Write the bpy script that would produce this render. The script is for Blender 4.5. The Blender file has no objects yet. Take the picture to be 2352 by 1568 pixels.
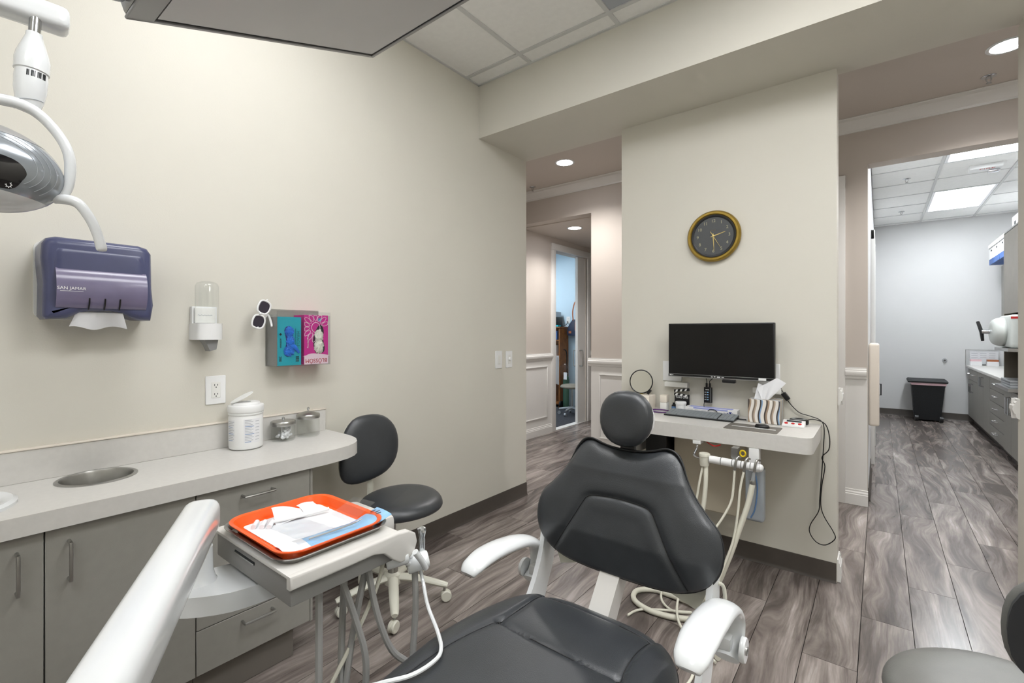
import bpy, bmesh, math, random
from mathutils import Vector, Matrix, noise
random.seed(7)
sc = bpy.context.scene
COL = sc.collection
PI = math.pi
V3 = Vector

# ------------------------------------------------------------------ camera
cd = bpy.data.cameras.new('camera')
cd.sensor_width = 36.0
cd.lens = 16.5
cd.shift_y = -20.0 / 2352.0
cd.clip_start = 0.02
cam = bpy.data.objects.new('camera', cd)
COL.objects.link(cam)
cam.location = (0, 0, 1.29)
cam.rotation_euler = (PI / 2, 0, math.radians(38.06))
sc.camera = cam
# ------------------------------------------------------------------ world, exposure
w = bpy.data.worlds.new('world'); sc.world = w
w.use_nodes = True
w.node_tree.nodes['Background'].inputs[0].default_value = (0.8, 0.85, 1, 1)
w.node_tree.nodes['Background'].inputs[1].default_value = 0.3
sc.view_settings.view_transform = 'Standard'
sc.view_settings.look = 'None'
sc.view_settings.gamma = 1.0
sc.view_settings.use_curve_mapping = False
sc.view_settings.exposure = 0.43
sc.cycles.transparent_max_bounces = 32
TROFFER_E = 12.0      # ceiling troffers of this room
STER_E = 18.0
DOWN_W = 105.0         # recessed downlights, watts

# ------------------------------------------------------------------ materials
def lin(c):
    return tuple(((x / 255) / 12.92 if x / 255 <= 0.04045 else ((x / 255 + 0.055) / 1.055) ** 2.4) for x in c)
MATS = {}
def mat(name, rgb, rough=0.5, metal=0.0, spec=0.5, var=0.04, vscale=6.0, bump=0.0, bscale=200.0, coat=0.0, trans=0.0, ior=1.45, emit=None, estr=0.0, sheen=0.0):
    """procedural principled material: sRGB colour with a soft noise variation and optional fine relief"""
    if name in MATS: return MATS[name]
    m = bpy.data.materials.new(name); m.use_nodes = True
    nt = m.node_tree; b = nt.nodes['Principled BSDF']
    c = lin(rgb)
    b.inputs['Roughness'].default_value = rough
    b.inputs['Metallic'].default_value = metal
    b.inputs['Specular IOR Level'].default_value = spec
    b.inputs['IOR'].default_value = ior
    b.inputs['Coat Weight'].default_value = coat
    b.inputs['Coat Roughness'].default_value = 0.08
    b.inputs['Transmission Weight'].default_value = trans
    b.inputs['Sheen Weight'].default_value = sheen
    tc = nt.nodes.new('ShaderNodeTexCoord')
    if var > 0:
        n = nt.nodes.new('ShaderNodeTexNoise'); n.inputs['Scale'].default_value = vscale
        n.inputs['Detail'].default_value = 4
        nt.links.new(tc.outputs['Object'], n.inputs['Vector'])
        r = nt.nodes.new('ShaderNodeValToRGB')
        r.color_ramp.elements[0].position = 0.3; r.color_ramp.elements[1].position = 0.7
        r.color_ramp.elements[0].color = (*[x * (1 - var) for x in c], 1)
        r.color_ramp.elements[1].color = (*[min(1, x * (1 + var)) for x in c], 1)
        nt.links.new(n.outputs['Fac'], r.inputs['Fac'])
        nt.links.new(r.outputs['Color'], b.inputs['Base Color'])
    else:
        b.inputs['Base Color'].default_value = (*c, 1)
    if bump > 0:
        n2 = nt.nodes.new('ShaderNodeTexNoise'); n2.inputs['Scale'].default_value = bscale
        n2.inputs['Detail'].default_value = 3
        nt.links.new(tc.outputs['Object'], n2.inputs['Vector'])
        bp = nt.nodes.new('ShaderNodeBump'); bp.inputs['Strength'].default_value = bump
        bp.inputs['Distance'].default_value = 0.002
        nt.links.new(n2.outputs['Fac'], bp.inputs['Height'])
        nt.links.new(bp.outputs['Normal'], b.inputs['Normal'])
    if emit:
        b.inputs['Emission Color'].default_value = (*emit, 1)
        b.inputs['Emission Strength'].default_value = estr
    MATS[name] = m
    return m
def clear_mat(name, tint, gloss=0.12, edge=0.5):
    """thin clear plastic: straight-through transparency plus a fresnel sheen"""
    m = bpy.data.materials.new(name); m.use_nodes = True
    nt = m.node_tree; nt.nodes.clear()
    o = nt.nodes.new('ShaderNodeOutputMaterial')
    t = nt.nodes.new('ShaderNodeBsdfTransparent'); t.inputs[0].default_value = (*tint, 1)
    g = nt.nodes.new('ShaderNodeBsdfGlossy'); g.inputs['Roughness'].default_value = gloss
    lw = nt.nodes.new('ShaderNodeLayerWeight'); lw.inputs['Blend'].default_value = 0.5
    pw = nt.nodes.new('ShaderNodeMath'); pw.operation = 'POWER'; pw.inputs[1].default_value = 3.5
    ma = nt.nodes.new('ShaderNodeMath'); ma.operation = 'MULTIPLY_ADD'; ma.inputs[1].default_value = edge; ma.inputs[2].default_value = 0.025
    nt.links.new(lw.outputs['Facing'], pw.inputs[0]); nt.links.new(pw.outputs[0], ma.inputs[0])
    mx = nt.nodes.new('ShaderNodeMixShader')
    nt.links.new(ma.outputs[0], mx.inputs[0]); nt.links.new(t.outputs[0], mx.inputs[1]); nt.links.new(g.outputs[0], mx.inputs[2])
    nt.links.new(mx.outputs[0], o.inputs[0])
    MATS[name] = m
    return m
mat('wall', (211, 208, 198), 0.55, var=0.012, vscale=2, bump=0.12, bscale=260, spec=0.3)
mat('hall_wall', (198, 190, 182), 0.6, var=0.012, vscale=2, bump=0.1, bscale=260, spec=0.3)
mat('grey_wall', (214, 214, 214), 0.6, var=0.012, vscale=2, bump=0.1, bscale=260, spec=0.3)
mat('blue_wall', (190, 212, 226), 0.6, var=0.01, vscale=2)
mat('trim_white', (226, 225, 222), 0.35, var=0.01)
mat('tile_white', (240, 240, 238), 0.85, var=0.02, vscale=30, bump=0.25, bscale=120)
mat('grid_grey', (205, 206, 205), 0.5, var=0.01)
mat('vent_grey', (170, 175, 182), 0.5, var=0.02)
mat('base_dark', (74, 68, 63), 0.45, var=0.05, vscale=20)
mat('black_leather', (52, 55, 59), 0.36, var=0.1, vscale=14, bump=0.22, bscale=420, spec=0.7)
mat('grey_leather', (108, 108, 105), 0.4, var=0.05, vscale=12, bump=0.2, bscale=420)
mat('stitch', (30, 31, 33), 0.5, var=0)
mat('white_enamel', (226, 229, 231), 0.16, var=0.01, coat=0.5)
mat('cream_enamel', (214, 213, 200), 0.3, var=0.03)
mat('unit_white', (212, 210, 206), 0.3, var=0.01, coat=0.2)
mat('unit_grey', (138, 137, 135), 0.42, var=0.03, bump=0.1, bscale=300)
mat('tube_grey', (158, 158, 156), 0.45, var=0.02)
mat('hose_cream', (216, 214, 200), 0.42, var=0.02)
mat('laminate', (148, 146, 140), 0.5, var=0.025, vscale=40, bump=0.12, bscale=500)
mat('gap_black', (22, 21, 20), 0.8, var=0)
mat('toe', (110, 105, 98), 0.6, var=0.03)
mat('counter', (208, 206, 202), 0.38, var=0.025, vscale=55, bump=0.03, bscale=300)
mat('chrome', (205, 207, 210), 0.12, 1.0, var=0)
mat('steel', (178, 178, 176), 0.3, 1.0, var=0.06, vscale=25)
mat('steel_brown', (150, 143, 132), 0.38, 1.0, var=0.05, vscale=8)
mat('brass', (158, 132, 62), 0.38, 0.85, var=0.14, vscale=30)
mat('gold', (226, 205, 140), 0.25, 0.9, var=0)
mat('clock_face', (76, 78, 80), 0.5, var=0.04)
mat('numeral', (168, 165, 138), 0.5, var=0)
mat('black_plastic', (20, 20, 22), 0.35, var=0.05)
mat('screen', (5, 5, 6), 0.22, var=0.1, vscale=60)
mat('tv_screen', (200, 200, 200), 0.22, var=0.02, spec=0.7)  # pale base colour stands in for the bright room reflected in the screen
mat('tv_frame', (150, 150, 150), 0.3, 0.6, var=0.02)
mat('orange', (245, 92, 20), 0.32, var=0.02, coat=0.15)
mat('paper', (228, 229, 232), 0.8, var=0.015)
mat('white_plastic', (232, 233, 233), 0.3, var=0.01)
mat('matte_plastic', (228, 228, 224), 0.5, var=0.01)
mat('smoke_blue', (76, 80, 112), 0.26, var=0.1, vscale=9, coat=0.1)
mat('smoke_lilac', (118, 112, 140), 0.22, var=0.08, vscale=12, coat=0.2)
mat('pouch_blue', (150, 200, 238), 0.25, var=0.1, vscale=40)
mat('teal', (20, 168, 186), 0.45, var=0.03)
mat('teal_dark', (12, 110, 128), 0.5, var=0)
mat('magenta', (208, 28, 146), 0.45, var=0.03)
mat('pale_pink', (240, 214, 226), 0.5, var=0)
mat('grey_carton', (140, 140, 140), 0.5, var=0.04)
mat('glove_blue', (36, 112, 210), 0.32, var=0.2, vscale=60)
mat('glove_white', (214, 214, 202), 0.45, var=0.1, vscale=50)
mat('lens_dark', (52, 48, 58), 0.15, var=0.02)
mat('ink', (30, 34, 38), 0.6, var=0)
mat('ink_blue', (96, 132, 178), 0.6, var=0)
mat('ink_grey', (170, 174, 180), 0.6, var=0)
mat('ink_red', (176, 30, 36), 0.6, var=0)
mat('navy', (26, 40, 120), 0.5, var=0)
mat('lilac', (150, 158, 214), 0.5, var=0)
mat('keyboard', (132, 138, 142), 0.5, var=0.03)
mat('mousepad', (110, 106, 100), 0.7, var=0.02)
mat('red', (196, 40, 40), 0.4, var=0)
mat('purple', (84, 44, 104), 0.4, var=0)
mat('yellow', (220, 190, 30), 0.4, var=0)
mat('cream_plastic', (226, 218, 206), 0.4, var=0.01)
mat('bin_black', (34, 36, 38), 0.6, var=0.15, vscale=60)
mat('pink_liner', (226, 190, 196), 0.5, var=0.05)
mat('wood', (134, 84, 42), 0.5, var=0.25, vscale=14)
mat('carpet', (52, 54, 60), 0.95, var=0.5, vscale=45, bump=0.6, bscale=160)
mat('bag_navy', (34, 44, 66), 0.45, var=0.1)
mat('tan', (164, 98, 62), 0.5, var=0.05)
mat('green_tank', (62, 92, 74), 0.4, var=0.05)
mat('taupe_seat', (128, 122, 110), 0.5, var=0.04)
mat('silver_paint', (168, 172, 176), 0.35, 0.5, var=0.02)
mat('light_head', (150, 156, 162), 0.18, 0.35, var=0.04, coat=0.5)
mat('lens_black', (20, 19, 22), 0.1, var=0.1, coat=0.6)
mat('box_white', (232, 232, 232), 0.6, var=0.01)
mat('box_blue', (70, 104, 166), 0.6, var=0.02)
mat('autoclave', (204, 208, 204), 0.35, var=0.01)
mat('beige_box', (190, 182, 164), 0.5, var=0.02)
mat('light_panel', (250, 250, 250), 0.5, var=0, emit=(0.978, 0.985, 0.997), estr=TROFFER_E)
mat('light_panel_cool', (250, 250, 250), 0.5, var=0, emit=(0.93, 0.97, 1.0), estr=STER_E * 2.0)
mat('light_wing', (250, 250, 250), 0.5, var=0, emit=(0.9, 0.96, 1.0), estr=5.0)
mat('troffer_pan', (240, 242, 244), 0.5, var=0)
mat('downlight', (255, 255, 255), 0.5, var=0, emit=(0.95, 0.96, 1.0), estr=30)
mat('led', (60, 120, 255), 0.5, var=0, emit=(0.3, 0.55, 1.0), estr=2.5)
mat('mirror', (225, 225, 220), 0.04, 1.0, var=0)
mat('copper', (186, 110, 60), 0.3, 0.8, var=0)
mat('spray_pipe', (210, 214, 216), 0.18, 0.9, var=0)
mat('water_bottle', (188, 196, 204), 0.25, var=0.02, trans=0.35)
clear_mat('acrylic', (0.985, 0.99, 0.99), 0.08, 0.3)
clear_mat('smoke_acrylic', (0.93, 0.935, 0.94), 0.1)
clear_mat('film', (0.985, 0.99, 0.995), 0.22)
clear_mat('glass', (0.992, 0.998, 0.995), 0.03, 0.3)

def stripe_mat():
    m = bpy.data.materials.new('tissue_print'); m.use_nodes = True
    nt = m.node_tree; b = nt.nodes['Principled BSDF']; b.inputs['Roughness'].default_value = 0.55
    tc = nt.nodes.new('ShaderNodeTexCoord')
    sep = nt.nodes.new('ShaderNodeSeparateXYZ'); nt.links.new(tc.outputs['Object'], sep.inputs[0])
    s = nt.nodes.new('ShaderNodeMath'); s.operation = 'SINE'
    mz = nt.nodes.new('ShaderNodeMath'); mz.operation = 'MULTIPLY'; mz.inputs[1].default_value = 42
    nt.links.new(sep.outputs['Z'], mz.inputs[0]); nt.links.new(mz.outputs[0], s.inputs[0])
    ms = nt.nodes.new('ShaderNodeMath'); ms.operation = 'MULTIPLY'; ms.inputs[1].default_value = 0.006
    nt.links.new(s.outputs[0], ms.inputs[0])
    ad = nt.nodes.new('ShaderNodeMath'); nt.links.new(sep.outputs['X'], ad.inputs[0]); nt.links.new(ms.outputs[0], ad.inputs[1])
    ad2 = nt.nodes.new('ShaderNodeMath'); nt.links.new(ad.outputs[0], ad2.inputs[0]); nt.links.new(sep.outputs['Y'], ad2.inputs[1])
    mu = nt.nodes.new('ShaderNodeMath'); mu.operation = 'MULTIPLY'; mu.inputs[1].default_value = 11.5
    nt.links.new(ad2.outputs[0], mu.inputs[0])
    fr = nt.nodes.new('ShaderNodeMath'); fr.operation = 'FRACT'; nt.links.new(mu.outputs[0], fr.inputs[0])
    r = nt.nodes.new('ShaderNodeValToRGB'); r.color_ramp.interpolation = 'CONSTANT'
    e = r.color_ramp.elements
    stops = [(0, (224, 220, 214)), (0.12, (74, 66, 62)), (0.2, (156, 136, 116)), (0.3, (224, 220, 214)), (0.46, (120, 108, 96)), (0.54, (176, 160, 142)), (0.62, (224, 220, 214)), (0.78, (66, 62, 62)), (0.86, (126, 156, 190)), (0.93, (224, 220, 214))]
    e[0].position = 0; e[0].color = (*lin(stops[0][1]), 1)
    e[1].position = stops[1][0]; e[1].color = (*lin(stops[1][1]), 1)
    for p, c in stops[2:]:
        x = e.new(p); x.color = (*lin(c), 1)
    nt.links.new(fr.outputs[0], r.inputs[0]); nt.links.new(r.outputs[0], b.inputs['Base Color'])
    MATS['tissue_print'] = m
stripe_mat()

def floor_mat():
    m = bpy.data.materials.new('plank'); m.use_nodes = True
    nt = m.node_tree; N = nt.nodes.new; L = nt.links.new
    b = nt.nodes['Principled BSDF']
    g = N('ShaderNodeNewGeometry'); oi = N('ShaderNodeObjectInfo')
    rm = N('ShaderNodeMath'); rm.operation = 'MULTIPLY'; rm.inputs[1].default_value = 37.0; L(oi.outputs['Random'], rm.inputs[0])
    va = N('ShaderNodeVectorMath'); va.operation = 'ADD'; L(g.outputs['Position'], va.inputs[0])
    cx = N('ShaderNodeCombineXYZ'); L(rm.outputs[0], cx.inputs[0]); L(rm.outputs[0], cx.inputs[1]); L(rm.outputs[0], cx.inputs[2])
    L(cx.outputs[0], va.inputs[1])
    # broad swirl that bends the grain
    mp0 = N('ShaderNodeMapping'); mp0.inputs['Scale'].default_value = (4.2, 1.3, 1); L(va.outputs[0], mp0.inputs[0])
    n0 = N('ShaderNodeTexNoise'); n0.inputs['Scale'].default_value = 1.0; n0.inputs['Detail'].default_value = 1.5; L(mp0.outputs[0], n0.inputs['Vector'])
    sc0 = N('ShaderNodeVectorMath'); sc0.operation = 'SCALE'; sc0.inputs['Scale'].default_value = 0.26
    L(n0.outputs['Color'], sc0.inputs[0])
    va2 = N('ShaderNodeVectorMath'); va2.operation = 'ADD'; L(va.outputs[0], va2.inputs[0]); L(sc0.outputs[0], va2.inputs[1])
    mp = N('ShaderNodeMapping'); mp.inputs['Scale'].default_value = (19, 1.7, 1); L(va2.outputs[0], mp.inputs[0])
    n1 = N('ShaderNodeTexNoise'); n1.inputs['Scale'].default_value = 1.0; n1.inputs['Detail'].default_value = 7; n1.inputs['Roughness'].default_value = 0.62; L(mp.outputs[0], n1.inputs['Vector'])
    mp3 = N('ShaderNodeMapping'); mp3.inputs['Scale'].default_value = (110, 3.5, 1); L(va2.outputs[0], mp3.inputs[0])
    n3 = N('ShaderNodeTexNoise'); n3.inputs['Scale'].default_value = 1.0; n3.inputs['Detail'].default_value = 3; L(mp3.outputs[0], n3.inputs['Vector'])
    mp4 = N('ShaderNodeMapping'); mp4.inputs['Scale'].default_value = (6, 1.2, 1); L(va2.outputs[0], mp4.inputs[0])
    n4 = N('ShaderNodeTexNoise'); n4.inputs['Scale'].default_value = 1.0; n4.inputs['Detail'].default_value = 2; L(mp4.outputs[0], n4.inputs['Vector'])
    m1 = N('ShaderNodeMath'); m1.operation = 'MULTIPLY_ADD'; m1.inputs[1].default_value = 0.22; L(n3.outputs['Fac'], m1.inputs[0]); L(n1.outputs['Fac'], m1.inputs[2])
    m2 = N('ShaderNodeMath'); m2.operation = 'MULTIPLY_ADD'; m2.inputs[1].default_value = 0.45; L(n4.outputs['Fac'], m2.inputs[0]); L(m1.outputs[0], m2.inputs[2])
    m3 = N('ShaderNodeMath'); m3.operation = 'MULTIPLY_ADD'; m3.inputs[1].default_value = 0.10; L(oi.outputs['Random'], m3.inputs[0]); L(m2.outputs[0], m3.inputs[2])
    r = N('ShaderNodeValToRGB'); e = r.color_ramp.elements
    e[0].position = 0.62; e[0].color = (*lin((70, 63, 60)), 1)
    e[1].position = 1.20; e[1].color = (*lin((186, 178, 172)), 1)
    sub = N('ShaderNodeMath'); sub.operation = 'SUBTRACT'; sub.inputs[1].default_value = 0.0
    L(m3.outputs[0], sub.inputs[0])
    # ramp positions live in 0..1, so squeeze the sum into that range
    mr = N('ShaderNodeMapRange'); mr.inputs[1].default_value = 0.62; mr.inputs[2].default_value = 1.18; L(sub.outputs[0], mr.inputs[0])
    e[0].position = 0.0; e[1].position = 1.0
    for p, c in ((0.3, (98, 90, 86)), (0.55, (128, 119, 114)), (0.8, (156, 147, 142))):
        x = e.new(p); x.color = (*lin(c), 1)
    L(mr.outputs[0], r.inputs[0]); L(r.outputs[0], b.inputs['Base Color'])
    b.inputs['Roughness'].default_value = 0.24
    b.inputs['Specular IOR Level'].default_value = 0.5
    bp = N('ShaderNodeBump'); bp.inputs['Strength'].default_value = 0.18; bp.inputs['Distance'].default_value = 0.001
    L(n3.outputs['Fac'], bp.inputs['Height']); L(bp.outputs['Normal'], b.inputs['Normal'])
    MATS['plank'] = m
floor_mat()

# ------------------------------------------------------------------ mesh helpers
OFF = {}
def M(x): return MATS[x] if isinstance(x, str) else x
class MB:
    """collects shapes in world coordinates; build() links them as ONE mesh object"""
    def __init__(s): s.bm = bmesh.new()
    def box(s, x0, x1, y0, y1, z0, z1, bev=0.0, seg=2):
        t = bmesh.new()
        bmesh.ops.create_cube(t, size=1)
        for v in t.verts:
            v.co = V3((x0 + (v.co.x + .5) * (x1 - x0), y0 + (v.co.y + .5) * (y1 - y0), z0 + (v.co.z + .5) * (z1 - z0)))
        if bev > 0:
            bmesh.ops.bevel(t, geom=list(t.edges), offset=bev, segments=seg, profile=0.6, affect='EDGES')
        return s.add(t)
    def add(s, t, mtx=None):
        if mtx is not None: bmesh.ops.transform(t, matrix=mtx, verts=t.verts)
        me = bpy.data.meshes.new('tmp'); t.to_mesh(me); t.free()
        s.bm.from_mesh(me); bpy.data.meshes.remove(me)
        return s
    def obox(s, c, u, v, n, su, sv, sn, bev=0.0, seg=2):
        """box centred at c with half axes along u, v, n"""
        t = bmesh.new(); bmesh.ops.create_cube(t, size=2)
        for q in t.verts: q.co = V3((q.co.x * su, q.co.y * sv, q.co.z * sn))
        if bev > 0: bmesh.ops.bevel(t, geom=list(t.edges), offset=bev, segments=seg, profile=0.6, affect='EDGES')
        u, v, n = V3(u).normalized(), V3(v).normalized(), V3(n).normalized()
        mtx = Matrix(((u.x, v.x, n.x, c[0]), (u.y, v.y, n.y, c[1]), (u.z, v.z, n.z, c[2]), (0, 0, 0, 1)))
        return s.add(t, mtx)
    def tube(s, pts, r, n=10, closed=False, cap=True, smooth=0, flat=1.0, upv=None):
        pts = [V3(p) for p in pts]
        rs = list(r) if isinstance(r, (list, tuple)) else [r] * len(pts)
        if smooth: pts, rs = spline(pts, rs, smooth, closed)
        k = len(pts); rings = []
        prev = None
        for i, p in enumerate(pts):
            a = pts[(i - 1) % k] if (i > 0 or closed) else p
            b = pts[(i + 1) % k] if (i < k - 1 or closed) else p
            d = (b - a)
            d = d.normalized() if d.length > 1e-9 else V3((0, 0, 1))
            if upv is not None: x = V3(upv) - d * d.dot(V3(upv))
            elif prev is None:
                h = V3((0, 0, 1)) if abs(d.z) < 0.9 else V3((1, 0, 0))
                x = h - d * h.dot(d)
            else: x = prev - d * prev.dot(d)
            x.normalize(); prev = x; y = d.cross(x)
            rings.append([s.bm.verts.new(p + (x * math.cos(2 * PI * j / n) + y * math.sin(2 * PI * j / n) * flat) * rs[i]) for j in range(n)])
        for i in range(k if closed else k - 1):
            A, B = rings[i], rings[(i + 1) % k]
            for j in range(n): s.bm.faces.new((A[j], A[(j + 1) % n], B[(j + 1) % n], B[j]))
        if cap and not closed:
            s.bm.faces.new(rings[0][::-1]); s.bm.faces.new(rings[-1])
        return s
    def lathe(s, prof, c=(0, 0, 0), axis=(0, 0, 1), n=28, sx=1.0, sy=1.0):
        """prof: list of (radius, height) along axis; closed where the radius is 0"""
        az = V3(axis).normalized()
        h = V3((1, 0, 0)) if abs(az.x) < 0.9 else V3((0, 1, 0))
        ax = (h - az * h.dot(az)).normalized(); ay = az.cross(ax); c = V3(c)
        rings = []
        for r, z in prof:
            if r < 1e-6: rings.append([s.bm.verts.new(c + az * z)])
            else: rings.append([s.bm.verts.new(c + az * z + (ax * math.cos(2 * PI * j / n) * sx + ay * math.sin(2 * PI * j / n) * sy) * r) for j in range(n)])
        for A, B in zip(rings, rings[1:]):
            for j in range(n):
                a, b = A[j % len(A)], A[(j + 1) % len(A)]; cc, d = B[(j + 1) % len(B)], B[j % len(B)]
                f = []
                for q in (a, b, cc, d):
                    if q not in f: f.append(q)
                if len(f) > 2:
                    try: s.bm.faces.new(f)
                    except ValueError: pass
        return s
    def prism(s, loops, o, u, v, n, h):
        """first loop is the outline, further loops are holes; extruded by h along n"""
        t = bmesh.new()
        o, u, v, n = V3(o), V3(u), V3(v), V3(n)
        es = []
        for lp in loops:
            vs = [t.verts.new(o + u * a + v * b) for a, b in lp]
            es += [t.edges.new((vs[i], vs[(i + 1) % len(vs)])) for i in range(len(vs))]
        bmesh.ops.triangle_fill(t, use_beauty=True, edges=es)
        fs = list(t.faces)
        ex = bmesh.ops.extrude_face_region(t, geom=fs)
        for q in ex['geom']:
            if isinstance(q, bmesh.types.BMVert): q.co += n * h
        bmesh.ops.recalc_face_normals(t, faces=t.faces)
        return s.add(t)
    def sheet(s, fn, nu, nv, thick=0.0):
        """grid surface fn(a,b) with a,b in 0..1"""
        g = [[s.bm.verts.new(V3(fn(i / nu, j / nv))) for j in range(nv + 1)] for i in range(nu + 1)]
        for i in range(nu):
            for j in range(nv): s.bm.faces.new((g[i][j], g[i + 1][j], g[i + 1][j + 1], g[i][j + 1]))
        if thick:
            s.bm.normal_update()
            bmesh.ops.solidify(s.bm, geom=list(s.bm.faces), thickness=thick)
        return s
    def build(s, name, m, parent=None, smooth=True, angle=40, loc=None):
        bmesh.ops.recalc_face_normals(s.bm, faces=s.bm.faces)
        me = bpy.data.meshes.new(name)
        if parent is not None: off = OFF[parent.name]
        elif loc is not None: off = V3(loc)
        else:
            xs = [v.co for v in s.bm.verts]
            off = V3(((min(p.x for p in xs) + max(p.x for p in xs)) / 2, (min(p.y for p in xs) + max(p.y for p in xs)) / 2, min(p.z for p in xs)))
        bmesh.ops.translate(s.bm, vec=-off, verts=s.bm.verts)
        s.bm.to_mesh(me); s.bm.free()
        me.materials.append(M(m))
        if smooth:
            for p in me.polygons: p.use_smooth = True
            me.set_sharp_from_angle(angle=math.radians(angle))
        o = bpy.data.objects.new(name, me); COL.objects.link(o)
        if parent is not None: o.parent = parent
        else: o.location = off
        OFF[o.name] = off
        return o
def spline(pts, rs, sub, closed=False):
    n = len(pts); out = []; ro = []
    segs = n if closed else n - 1
    for i in range(segs):
        if closed: p0, p1, p2, p3 = pts[(i - 1) % n], pts[i], pts[(i + 1) % n], pts[(i + 2) % n]
        else: p0, p1, p2, p3 = pts[max(i - 1, 0)], pts[i], pts[i + 1], pts[min(i + 2, n - 1)]
        for k in range(sub):
            t = k / sub
            out.append(0.5 * ((2 * p1) + (p2 - p0) * t + (2 * p0 - 5 * p1 + 4 * p2 - p3) * t * t + (3 * p1 - p0 - 3 * p2 + p3) * t ** 3))
            ro.append(rs[i] + (rs[(i + 1) % n] - rs[i]) * t)
    if not closed: out.append(pts[-1]); ro.append(rs[-1])
    return out, ro
def sp2(pts, sub, closed=True):
    o, _ = spline([V3((a, b, 0)) for a, b in pts], [0] * len(pts), sub, closed)
    return [(p.x, p.y) for p in o]
def rrect(w, h, r, n=5, cx=0, cy=0):
    out = []
    for (sx, sy, a0) in ((1, 1, 0), (-1, 1, 90), (-1, -1, 180), (1, -1, 270)):
        for k in range(n + 1):
            a = math.radians(a0 + 90 * k / n)
            out.append((cx + sx * (w / 2 - r) + r * math.cos(a), cy + sy * (h / 2 - r) + r * math.sin(a)))
    return out
def ell(rx, ry, n=32, cx=0, cy=0): return [(cx + rx * math.cos(2 * PI * i / n), cy + ry * math.sin(2 * PI * i / n)) for i in range(n)]
def thing(name, label, cat, loc, group=None):
    o = bpy.data.objects.new(name, None); COL.objects.link(o)
    o.empty_display_size = 0.05
    o.location = loc; OFF[o.name] = V3(loc)
    return tag(o, label, cat, group)
def tag(o, label, cat, group=None):
    o['label'] = label; o['category'] = cat
    if group: o['group'] = group
    return o
def struct(o, label=None):
    o['kind'] = 'structure'
    if label: o['label'] = label
    return o
def sbox(name, m, *a, **k): return struct(MB().box(*a, **k).build(name, m))
def part(name, m, parent, *a, **k): return MB().box(*a, **k).build(name, m, parent)
def text(name, s, size, o, u, v, m, parent, align='CENTER', depth=0.0003, sx=1.0):
    cu = bpy.data.curves.new('txt', 'FONT'); cu.body = s; cu.size = size; cu.align_x = align; cu.align_y = 'CENTER'; cu.extrude = depth
    cu.resolution_u = 3
    ob = bpy.data.objects.new('txt', cu); COL.objects.link(ob)
    bpy.context.view_layer.update()
    me = bpy.data.meshes.new_from_object(ob.evaluated_get(bpy.context.evaluated_depsgraph_get()))
    bpy.data.objects.remove(ob); bpy.data.curves.remove(cu)
    u, v = V3(u).normalized(), V3(v).normalized(); n = u.cross(v); off = OFF[parent.name]
    for p in me.vertices: p.co = V3(o) + u * p.co.x * sx + v * p.co.y + n * p.co.z - off
    me.materials.clear(); me.materials.append(M(m)); me.name = name
    ob = bpy.data.objects.new(name, me); COL.objects.link(ob); ob.parent = parent; OFF[ob.name] = off
    return ob
def cushion(outline, o, u, v, n, front, back, rings=14, edge=0.35, fn=None, sub=0):
    """padded upholstery: outline in (u,v); front/back are the heights along n; fn(u,v,s) adds relief on the front"""
    s = MB(); o, u, v, n = V3(o), V3(u), V3(v), V3(n)
    if sub: outline = sp2(outline, sub)
    k = len(outline); cx = sum(p[0] for p in outline) / k; cy = sum(p[1] for p in outline) / k
    def ring(t, side):
        a = t; out = []
        prof = (1 - a ** 6) ** 0.5 if a < 1 else 0
        for (x, y) in outline:
            q = (cx + (x - cx) * a, cy + (y - cy) * a)
            h = (front if side > 0 else -back) * prof
            if side > 0 and fn: h += fn(q[0], q[1], a)
            out.append(s.bm.verts.new(o + u * q[0] + v * q[1] + n * h))
        return out
    ts = [math.sin(PI / 2 * (i + 1) / rings) for i in range(rings)]
    ts[-1] = 1.0
    ts2 = []
    for i, t in enumerate(ts): ts2.append(t)
    for side in (1, -1):
        cv = s.bm.verts.new(o + u * cx + v * cy + n * ((front + (fn(cx, cy, 0) if fn else 0)) if side > 0 else -back))
        prev = None
        for t in (ts2 if side > 0 else [ts2[i] for i in range(1, rings, 3)] + [1.0]):
            if side < 0 and t == 1.0: cur = edge_ring
            else: cur = ring(t, side)
            for j in range(k):
                if prev is None: s.bm.faces.new((cv, cur[j], cur[(j + 1) % k]))
                else:
                    try: s.bm.faces.new((prev[j], cur[j], cur[(j + 1) % k], prev[(j + 1) % k]))
                    except ValueError: pass
            prev = cur
        if side > 0: edge_ring = prev
    return s
def segd(px, py, pl):
    """distance from a point to a polyline"""
    best = 9
    for (ax, ay), (bx, by) in zip(pl, pl[1:]):
        dx, dy = bx - ax, by - ay; L2 = dx * dx + dy * dy
        t = max(0, min(1, ((px - ax) * dx + (py - ay) * dy) / L2)) if L2 else 0
        d = math.hypot(px - ax - t * dx, py - ay - t * dy)
        if d < best: best = d
    return best
def copy_tree(o, parent=None):
    c = o.copy(); COL.objects.link(c); c.parent = parent; OFF[c.name] = OFF[o.name]
    for ch in list(o.children): copy_tree(ch, c)
    return c
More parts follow.
